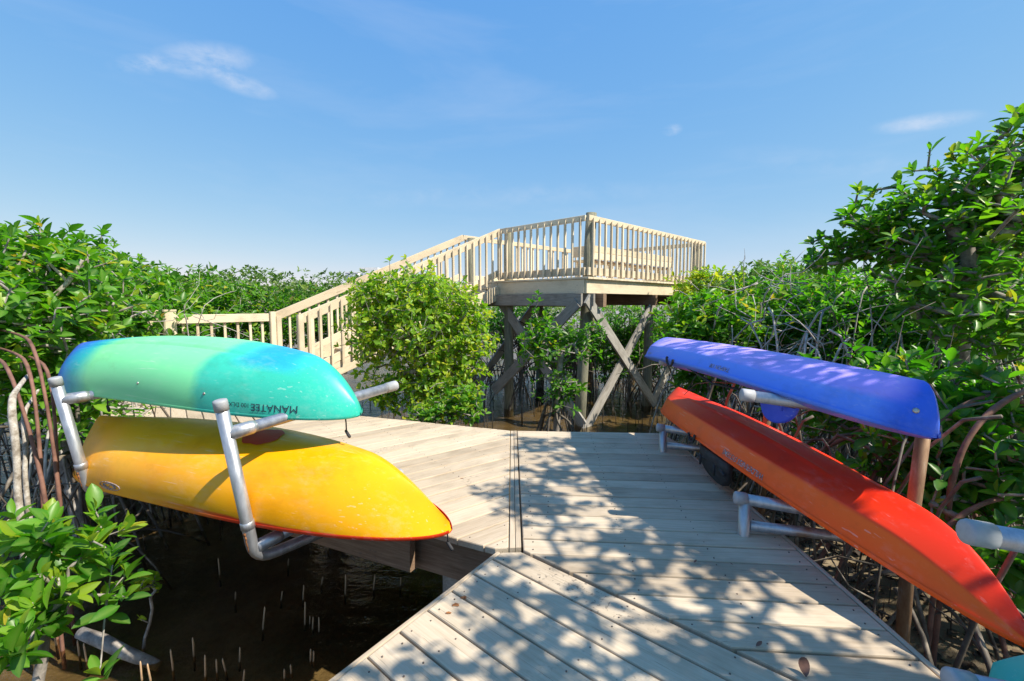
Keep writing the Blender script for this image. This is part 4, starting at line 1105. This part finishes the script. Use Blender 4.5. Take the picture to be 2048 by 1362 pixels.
# left side
left_tree = tree('mangrove_tree', 'large-leaved mangrove with a forked grey branch left of the mint kayak', (-4.1, 4.2, WB),
     [blob(60, 560, 4.4, 1.0, 0.9, 0.55), blob(10, 640, 3.9, 0.7, 0.7, 0.6), blob(100, 680, 4.3, 0.7, 0.6, 0.5), blob(150, 580, 5.0, 0.55, 0.6, 0.42), blob(60, 760, 4.0, 0.6, 0.5, 0.4), blob(200, 850, 4.3, 0.45, 0.4, 0.3), blob(10, 520, 4.6, 0.7, 0.7, 0.35)],
     980, 0.122, 7, m_leaf, 300, tint=0.55, shell=0.3, roots=14, root_r=0.8, root_h=1.4, r_tip=0.005, r_max=0.07, extra_tips=[at(205, 462, 5.0), at(140, 458, 5.0), at(200, 490, 5.0), at(170, 480, 5.0)])
k = 0
for (px, py, Y, rx, rz, nt, lab) in ((230, 600, 7.0, 1.1, 0.62, 620, 'bushy green mangrove rising behind the stern of the mint kayak'),
                                     (350, 600, 9.5, 1.4, 0.70, 700, 'broad mangrove behind the stout railing posts'),
                                     (500, 615, 10.5, 1.4, 0.62, 640, 'dense mangrove behind the picket railing'),
                                     (150, 545, 9.0, 1.4, 0.75, 620, 'tall-standing mangrove behind the forked grey branch'),
                                     (640, 620, 11.5, 1.3, 0.65, 560, 'mangrove seen between the stair rails and the railing')):
    c = at(px, py, Y)
    tree('mangrove_tree', lab, (c[0], c[1], WB), [(c, (rx, rx, rz)), ((c[0] - rx * .6, c[1] + .3, c[2] - .25), (rx * .7, rx * .7, rz * .8)), ((c[0] + rx * .6, c[1] - .3, c[2] - .3), (rx * .7, rx * .7, rz * .8)), ((c[0], c[1] - .6, c[2] - .75), (rx, rx * .6, rz * .7))],
         int(nt * 1.5), 0.125, 6, m_leaf, 120 if Y < 8 else 0, tint=0.52 - 0.02 * k, group='mangroves on the left of the boardwalk', roots=8, root_r=0.9, root_h=1.2); k += 1
# right side
tree('mangrove_tree', 'tall mangrove with bare grey branches leaning over the blue kayak', (4.6, 4.6, WB),
     [blob(1990, 430, 4.4, 0.9, 0.8, 0.75), blob(1850, 440, 4.8, 0.75, 0.8, 0.55), blob(1740, 470, 5.0, 0.55, 0.6, 0.30), blob(1680, 500, 5.1, 0.36, 0.5, 0.18), blob(2040, 320, 4.4, 0.45, 0.6, 0.5), blob(1920, 560, 4.4, 0.9, 0.6, 0.45), blob(2000, 640, 4.0, 0.7, 0.5, 0.45)],
     720, 0.122, 7, m_leaf, 300, tint=0.50, shell=0.1, roots=12, root_r=1.0, root_h=1.5, r_tip=0.0085, r_max=0.075, trunk_top=at(1930, 520, 4.5), extra_tips=[at(1935, 300, 4.6), at(1860, 300, 4.7), at(2030, 225, 4.3), at(2015, 250, 4.3), at(1985, 290, 4.4)], root_mat=m_root)
for (px, py, Y, rx, rz, nt, lab, mt, tn) in ((1420, 640, 6.4, 0.75, 0.42, 520, 'leafy mangrove pressing against the deck fascia', m_leaf, 0.55),
                                             (1560, 610, 7.2, 1.0, 0.55, 600, 'mangrove with tangled grey twigs behind the blue kayak', m_leaf, 0.48),
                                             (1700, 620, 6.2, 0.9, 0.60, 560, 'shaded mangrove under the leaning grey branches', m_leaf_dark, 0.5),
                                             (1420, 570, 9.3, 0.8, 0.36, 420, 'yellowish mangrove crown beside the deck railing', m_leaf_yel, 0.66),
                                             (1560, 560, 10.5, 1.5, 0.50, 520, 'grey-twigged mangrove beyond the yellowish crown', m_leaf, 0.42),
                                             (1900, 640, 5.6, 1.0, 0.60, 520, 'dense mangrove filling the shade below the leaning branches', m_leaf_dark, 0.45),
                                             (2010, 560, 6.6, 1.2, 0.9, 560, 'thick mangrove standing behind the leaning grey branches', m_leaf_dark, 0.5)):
    c = at(px, py, Y)
    tree('mangrove_tree', lab, (c[0], c[1], WB), [(c, (rx, rx * .8, rz)), ((c[0] - rx * .5, c[1] - .2, c[2] - .35), (rx * .6, rx * .6, rz * .9)), ((c[0] + rx * .6, c[1] + .1, c[2] - .30), (rx * .7, rx * .7, rz * .9)), ((c[0] + .1, c[1] - .3, c[2] - .75), (rx, rx * .5, rz * .7))],
         int(nt * 1.5), 0.120, 6, mt, 200 if Y < 7 else 0, tint=tn, group='mangroves on the right of the boardwalk', roots=12, root_r=0.8, root_h=1.3, shell=0.3, r_tip=0.004)
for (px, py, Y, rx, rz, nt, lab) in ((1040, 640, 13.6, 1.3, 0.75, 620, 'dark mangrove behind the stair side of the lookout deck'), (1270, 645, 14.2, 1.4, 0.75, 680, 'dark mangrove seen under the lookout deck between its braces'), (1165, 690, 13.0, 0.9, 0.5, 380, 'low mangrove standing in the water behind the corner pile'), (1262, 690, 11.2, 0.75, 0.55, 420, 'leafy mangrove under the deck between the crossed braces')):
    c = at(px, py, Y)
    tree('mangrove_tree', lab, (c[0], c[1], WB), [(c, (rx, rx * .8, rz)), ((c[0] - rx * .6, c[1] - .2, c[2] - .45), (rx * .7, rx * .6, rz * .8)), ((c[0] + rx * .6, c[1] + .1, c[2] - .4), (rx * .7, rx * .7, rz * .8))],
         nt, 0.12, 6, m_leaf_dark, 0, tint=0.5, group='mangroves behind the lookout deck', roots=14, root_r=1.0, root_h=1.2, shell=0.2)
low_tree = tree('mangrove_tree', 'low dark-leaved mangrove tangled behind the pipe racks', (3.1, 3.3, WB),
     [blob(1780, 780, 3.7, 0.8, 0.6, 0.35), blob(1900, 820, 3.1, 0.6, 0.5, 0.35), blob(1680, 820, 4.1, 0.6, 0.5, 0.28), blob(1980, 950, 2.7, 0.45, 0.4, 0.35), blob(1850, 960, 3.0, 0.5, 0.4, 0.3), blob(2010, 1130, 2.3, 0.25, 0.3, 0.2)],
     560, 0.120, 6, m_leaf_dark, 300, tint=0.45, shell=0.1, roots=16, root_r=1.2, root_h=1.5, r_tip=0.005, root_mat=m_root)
def sunward(gx, gy, gz, h, r, f=0.6):
    """a clump of leaves standing h metres up the sun's direction from a spot that it shades"""
    k = SUN / SUN.z
    return ((gx + k.x * h, gy + k.y * h, gz + h), (r, r, r * f))
tree('mangrove_tree', 'tall mangrove overhanging the planks beside the bare rack arm', (3.4, 0.5, WB),
     [sunward(0.15, 1.5, 0, 2.8, 0.5), sunward(-0.35, 1.25, 0, 2.7, 0.4), sunward(0.75, 1.55, 0, 2.8, 0.5), sunward(0.6, 2.3, 0, 3.2, 0.5), sunward(0.2, 2.75, 0, 3.4, 0.38), sunward(1.1, 1.3, 0, 2.6, 0.5), sunward(1.0, 2.2, 0, 3.1, 0.45), sunward(1.3, 0.6, 0, 2.3, 0.6), sunward(-0.1, 1.9, 0, 3.0, 0.36), sunward(0.35, 1.2, 0, 2.7, 0.45), sunward(2.2, 2.0, -1, 3.4, 0.5), sunward(2.6, 1.6, -1, 3.2, 0.5)],
     560, 0.088, 6, m_leaf, 0, tint=0.5, shell=0.0, roots=8, root_r=0.9, root_h=1.4, r_max=0.06, trunk_top=(3.0, 0.7, 2.2))
tree('mangrove_tree', 'tall mangrove rising behind the low dark-leaved one', (4.3, 2.4, WB),
     [sunward(1.5, 2.6, 0.85, 2.6, 0.45), sunward(1.5, 3.2, 0.85, 2.9, 0.45), sunward(1.45, 3.7, 0.85, 3.2, 0.4), sunward(1.6, 2.0, 0.8, 2.2, 0.5), sunward(0.35, 3.3, 0, 3.8, 0.38), sunward(0.3, 3.9, 0, 4.2, 0.38), sunward(0.0, 2.9, 0, 3.6, 0.3), ((4.2, 2.5, 1.9), (0.7, 0.6, 0.8)), ((4.0, 1.7, 1.4), (0.7, 0.6, 0.7)), sunward(2.4, 2.8, -1, 3.8, 0.5)],
     640, 0.088, 6, m_leaf, 0, tint=0.5, shell=0.0, roots=8, root_r=0.9, root_h=1.4, r_max=0.07, trunk_top=(3.9, 2.2, 2.6))
tree('mangrove_tree', 'mangrove rising beside the teal kayak', (3.2, -1.1, WB),
     [((2.9, -1.0, 2.4), (1.1, 1.0, 0.6)), ((3.6, -0.2, 2.0), (0.9, 0.9, 0.7))], 300, 0.115, 7, m_leaf, 0, tint=0.5, shell=0.2, roots=6, root_r=0.8, root_h=1.4)

# near plant at the lower left and its twigs
tree('mangrove_shrub', 'glossy bright-leaved mangrove shrub beside the fallen log', (-2.15, 1.75, WB),
     [blob(60, 1180, 1.75, 0.26, 0.28, 0.26), blob(140, 1100, 1.9, 0.26, 0.22, 0.14), blob(60, 1050, 1.95, 0.22, 0.2, 0.12), blob(150, 1200, 1.8, 0.20, 0.2, 0.16), blob(10, 1290, 1.6, 0.18, 0.2, 0.14)],
     64, 0.100, 7, m_leaf, 300, tint=0.64, shell=0.1, r_tip=0.003, cat='shrub', lean_axis=0.55, spread=(22, 75),
     extra_tips=[at(205, 1050, 1.95), at(225, 1130, 1.9), at(190, 1020, 1.95), at(215, 1190, 1.85), at(200, 1345, 1.7)])
tree('mangrove_seedling', 'thin seedling with small round leaves standing alone in the water', tuple(on_z(290, 1325, -1.15)),
     [blob(295, 1165, 2.75, 0.09, 0.08, 0.10)], 9, 0.050, 5, m_leaf_yel, 60, tint=0.55, asp=0.75, shell=0.0, cat='seedling', r_tip=0.003,
     extra_tips=[at(280, 1238, 2.75), at(275, 1150, 2.75), at(310, 1150, 2.8)])

# pale lichen-marked stems and hanging reddish roots of the left tree
for (x0, y0, x1, y1, Y, r) in ((35, 1010, 20, 800, 2.75, 0.020), (48, 960, 45, 830, 2.85, 0.014)):
    a, b = on_y(x0, y0, Y), on_y(x1, y1, Y + .1); a2 = Vector((a.x + .03, a.y, -1.3))
    pts = [a2, a2.lerp(a, .5) + Vector((.02, 0, 0)), a, a.lerp(b, .5) + Vector((0.02, 0, 0)), b, b + Vector((-0.10, .15, .06)), b + Vector((-.25, .35, .10))]
    tag(stube('stem', pts, [r * 1.2, r * 1.1, r, r, r * .9, r * .8, r * .5], m_palebark, left_tree, 10), 'pale lichen-spotted stem')
for (x0, y0, x1, y1, Y) in ((70, 690, 120, 1000, 3.0), (60, 730, 85, 1010, 2.9), (20, 740, 95, 1010, 2.8), (100, 740, 115, 1000, 3.1)):
    a, b = on_y(x0, y0, Y + .2), on_y(x1, y1, Y); c_ = Vector((b.x + .02, b.y, -1.25))
    pts = [a + Vector((-1.15, .65, .10)), a + Vector((-.45, .32, .06)), a, a.lerp(b, .5) + Vector((.02, 0, 0)), b, c_]
    stube('aerial_root', pts, [.006, .009, .012, .011, .012, .012], m_root, left_tree, 7)
# forked pale limb
for pts_px, r in ((((110, 590), (135, 565), (150, 545), (165, 520)), .022), (((135, 565), (118, 545), (85, 515)), .014), (((30, 645), (90, 640), (160, 632)), .028)):
    stube('limb', [on_y(x, y, 3.9 + 0.002 * x) for x, y in pts_px], [r * (1 - .12 * q) for q in range(len(pts_px))], m_palebark, left_tree, 8)
for (p, q, r_, Y, r) in (((1840, 870), (1990, 790), (2060, 840), 2.9, .018), ((1895, 1060), (1935, 880), (2055, 780), 2.6, .016), ((1880, 1070), (1960, 1010), (2060, 990), 2.5, .014), ((1860, 830), (1960, 820), (2060, 835), 3.2, .016), ((1975, 960), (2010, 900), (2060, 850), 2.7, .012)):
    a, b, c_ = on_y(*p, Y), on_y(*q, Y), on_y(*r_, Y + .1)
    pts = [Vector((a.x - .03, a.y, -1.2)), a] + [a * (1 - t) ** 2 + (b * 2 - (a + c_) / 2) * 2 * t * (1 - t) + c_ * t * t for t in np.linspace(.12, 1.0, 9)]
    pts += [pts[-1] + (pts[-1] - pts[-2]).normalized() * .35 + Vector((0.05, 0.05, 0.05)), pts[-1] + (pts[-1] - pts[-2]).normalized() * .7 + Vector((.1, .15, .2))]
    stube('prop_root', pts, r, m_root, low_tree, 8, 1)

# fallen log, pencil roots, litter
log_p = [on_z(160, 1265, -0.86), on_z(205, 1282, -0.90), on_z(250, 1305, -0.97), on_z(318, 1332, -1.05)]
lg = tag(tube('fallen_log', log_p, [0.034, 0.040, 0.037, 0.030], m_bark, None, 12), 'short grey log lying in the shallow water', 'log')
def pencil(p, h, lean):
    V, F = tube_data([(0, 0, 0), (lean[0] * .4, lean[1] * .4, h * .5), (lean[0], lean[1], h * .93), (lean[0], lean[1], h)], [0.0075, 0.006, 0.0048, 0.0025], 7)
    o = mesh_obj('pencil_root', V, F, m_pencil, None, True); o.location = p
    return tag(o, 'thin pencil root standing up out of the shallow water', 'root', 'pencil roots in the shallow water')
spots = [(347, 1340), (388, 1312), (388, 1310), (410, 1352), (434, 1345), (454, 1340), (478, 1325), (524, 1260), (609, 1250), (618, 1248), (624, 1260), (638, 1262), (620, 1320), (626, 1322), (568, 1355), (284, 1360), (303, 1360), (484, 1362), (700, 1345), (583, 1345), (160, 1310), (175, 1322), (115, 1290), (470, 1200), (605, 1200), (640, 1170), (575, 1130), (560, 1200), (440, 1150), (290, 1080), (275, 1045), (210, 1070), (690, 1190), (745, 1180), (800, 1170), (655, 1100)]
for (px, py) in spots:
    p = on_z(px, py, WATER_Z); h = random.uniform(0.05, 0.17)
    pencil((p.x, p.y, WATER_Z - 0.10), h + 0.10, (random.uniform(-.02, .02), random.uniform(-.02, .02)))
J = Joined()
for i in range(420):
    Y = random.uniform(5.0, 11); X = random.uniform(-3.0, 3.4) * (Y / 7)
    if abs(X) < 0.35: X += 0.8
    h = random.uniform(0.10, 0.3); J.add(*tube_data([(X, Y, WATER_Z - .12), (X + random.uniform(-.03, .03), Y, WATER_Z + h)], [0.008, 0.004], 4))
for i in range(260):
    X = random.uniform(1.6, 4.2); Y = random.uniform(0.6, 5); J.add(*tube_data([(X, Y, WATER_Z - .12), (X + random.uniform(-.03, .03), Y, WATER_Z + random.uniform(.1, .3))], [0.008, 0.004], 4))
tag(J.build('pencil_roots', m_pencil), 'crowd of far pencil roots in the water under the deck', kind='stuff')
# tangle of dead twigs, thin stems and roots in the shade
def tangle(name, label, n, xr, yr, zr, seed, mat, rmax=0.014):
    rr = random.Random(seed); J = Joined()
    for i in range(n):
        x, y, z = rr.uniform(*xr), rr.uniform(*yr), rr.uniform(*zr)
        if rr.random() < 0.5:      # arching root
            R = rr.uniform(.3, 1.0); a = rr.uniform(0, 6.28); r = rr.uniform(.006, rmax)
            J.add(*tube_data([(x + math.cos(a) * R * f, y + math.sin(a) * R * f, -1.2 + (z + 1.2) * (1 - f ** 2.2)) for f in np.linspace(0, 1, 6)], r, 5))
        else:                      # crooked twig
            p = Vector((x, y, z)); pts = [p]; d = Vector((rr.gauss(0, 1), rr.gauss(0, 1), rr.gauss(0.3, .6))).normalized()
            for q in range(4): d = (d + Vector((rr.gauss(0, .35), rr.gauss(0, .35), rr.gauss(0, .3)))).normalized(); p = p + d * rr.uniform(.1, .25); pts.append(p)
            J.add(*tube_data(pts, [rmax * .5, rmax * .45, rmax * .35, rmax * .28, rmax * .15], 4))
    return tag(J.build(name, mat), label, kind='stuff')
tangle('root_tangle', 'tangle of grey twigs and roots in the shade behind the right racks', 620, (1.9, 5.6), (1.0, 6.5), (-0.9, 0.75), 3, m_wetroot)
tangle('twig_tangle', 'bare grey twigs among the leaves behind the blue kayak', 520, (2.6, 6.2), (4.2, 7.6), (-0.3, 1.5), 8, m_twig, 0.013)
tangle('twig_tangle', 'bare grey twigs among the leaves beside the mint kayak', 200, (-6.5, -3.8), (3.8, 6.0), (0.0, 1.2), 9, m_twig, 0.011)
tangle('root_tangle', 'dark prop roots crowding the water under the lookout deck', 520, (-2.5, 6.5), (9.5, 14.0), (-0.8, 0.9), 4, m_wetroot, 0.02)
tangle('root_tangle', 'dark roots and twigs in the shade left of the mint kayak', 320, (-6.5, -3.2), (3.2, 8.0), (-0.9, 0.6), 5, m_wetroot)

n_l = 5200
lx = rng.uniform(1.5, 6.0, n_l); ly = rng.uniform(0.2, 7.0, n_l)
lp = np.stack([lx, ly, np.array([max(mud_height(a, b), WATER_Z) for a, b in zip(lx, ly)]) + 0.008], 1)
ld = unit(np.stack([rng.normal(0, 1, n_l), rng.normal(0, 1, n_l), rng.normal(0.05, 0.12, n_l)], 1)); ln = unit(np.stack([rng.normal(0, .3, n_l), rng.normal(0, .3, n_l), np.ones(n_l)], 1))
lL = rng.uniform(0.06, 0.12, n_l)
M = Mat('dead_leaf'); at_ = M.n.new('ShaderNodeAttribute'); at_.attribute_name = 'tint'
M.set(Base_Color=M.ramp(at_.outputs['Fac'], [(0, (0.018, 0.012, 0.008)), (0.6, (0.05, 0.03, 0.016)), (1, (0.16, 0.09, 0.035))]), Roughness=0.8); m_dead = M.m  # litter browns kept very dark, adding painted shade to the bank
tag(link('leaf_litter', leaf_mesh('leaf_litter', lp, ld, ln, lL, lL * 0.45, rng.uniform(0, 1, n_l) ** 2, m_dead, fine=None)), 'fallen leaves coloured dark to deepen the shade on the right bank', kind='stuff')

# ------------------------------------------------------------------ the mangrove thicket that runs off to the bay
def thicket(name, label, n, px0, px1, Y0, Y1, top, mat, seed, depth=0.9, length=0.10, tint=0.42):
    r = np.random.default_rng(seed)
    Y = Y0 * (Y1 / Y0) ** r.uniform(0, 1, n); px = r.uniform(px0, px1, n); X = (px - 1024) / FPX * Y
    h = top(X, Y) + 0.16 * np.sin(X * 1.9 + 1) * np.sin(Y * 1.3) + 0.12 * np.sin(X * 0.7 + Y * 0.45) + 0.10 * np.sin(X * 4.1 - Y * 3.3)
    z = h - np.abs(r.normal(0, 1, n)) ** 1.3 * depth * 0.55
    z = np.maximum(z, WATER_Z + 0.1)
    tips = np.stack([X, Y, z], 1); axes = unit(r.normal(0, 0.35, (n, 3)) + np.array([0, -0.15, 0.9]))
    p, d, nr, L, W, t = rosettes(tips, axes, 6, length, tint_mu=tint)
    g = np.maximum(1, p[:, 1] / 17.0) ** 0.85; L, W = L * g, W * g
    me = leaf_mesh(name, p, d, nr, L, W, t, mat, fine=None)
    return tag(link(name, me), label, kind='stuff')
thicket('mangrove_thicket', 'mangrove thicket stretching away to the horizon on the left', 9000, -60, 760, 9.5, 110, lambda X, Y: np.where(Y < 14, 1.75, 1.75 + 0.010 * (Y - 14)) + np.clip((-X / Y - 0.45) * 0.9, 0, .6), m_leaf_far, 21)
thicket('mangrove_thicket', 'mangrove thicket behind the lookout deck', 4200, 740, 1430, 15.0, 90, lambda X, Y: 1.15 + 0.012 * (Y - 14), m_leaf_far, 22, 1.5)
thicket('mangrove_thicket', 'mangrove thicket stretching away on the right', 7000, 1380, 2200, 8.5, 90, lambda X, Y: 1.85 + 0.008 * (Y - 10) + np.clip((X / Y - 0.6) * 1.2, 0, 1.2), m_leaf_far, 23, 1.1)

# distant apartment block
bl = empty('distant_building', (-150, 420, -1)); tag(bl, 'pale many-storeyed building far off behind the thicket', 'building')
def bbox(name, x0, x1, y0, y1, z0, z1, mat, par):
    off = bl.location
    V = [(x - off.x, y - off.y, z - off.z) for z in (z0, z1) for y in (y0, y1) for x in (x0, x1)]
    return mesh_obj(name, V, [(0, 2, 3, 1), (4, 5, 7, 6), (0, 1, 5, 4), (2, 6, 7, 3), (0, 4, 6, 2), (1, 3, 7, 5)], mat, par)
bbox('wall', -152.5, -141, 420, 436, -1, 28.2, m_stucco, bl)
bbox('tower_wall', -141, -124, 424, 440, -1, 33.5, m_stucco, bl)
for fl in range(8):
    z = 2 + fl * 3.2
    for wx in range(3): bbox('window', -151.3 + wx * 3.4, -149.0 + wx * 3.4, 419.7, 420.0, z, z + 1.6, m_glass, bl)
    for wx in range(4): bbox('window', -139.6 + wx * 3.8, -137.2 + wx * 3.8, 423.7, 424.0, z + 2, z + 3.6, m_glass, bl)
bbox('roof_parapet', -152.9, -140.8, 419.6, 436.4, 28.2, 29.0, m_stucco, bl)

# litter on the planks
def dead_leaf(px, py, size, curl, yaw, name, label):
    p = on_z(px, py, 0.0); N = 9; V, F = [], []
    for i in range(N):
        t = i / (N - 1); w = math.sin(PI * min(1, t * .97 + .02)) ** .8 * size * .26
        a = curl * t; x = size * (math.sin(a) / curl if curl else t); z = size * ((1 - math.cos(a)) / curl if curl else 0) + 0.006
        V += [(x, w, z + w * .5), (x, 0, z), (x, -w, z + w * .5)]
    for i in range(N - 1): F += [(3 * i, 3 * i + 1, 3 * i + 4, 3 * i + 3), (3 * i + 1, 3 * i + 2, 3 * i + 5, 3 * i + 4)]
    o = mesh_obj(name, V, F, m_root, None, True); o.location = (p.x, p.y, 0.001); o.rotation_euler = (0, 0, yaw)
    return tag(o, label, 'leaf')
dead_leaf(1612, 1358, 0.065, 1.9, 1.25, 'dead_leaf', 'large curled dead leaf on the planks')
dead_leaf(1388, 1128, 0.022, 0.8, 0.6, 'dead_leaf', 'small brown leaf scrap in a plank gap near the dark stain')
dead_leaf(1512, 1296, 0.03, 1.0, 0.3, 'dead_leaf', 'dark leaf scrap lying near the large curled leaf')
dead_leaf(1466, 1132, 0.015, 0.8, 2.6, 'dead_leaf', 'tiny dark leaf scrap on the shaded planks')
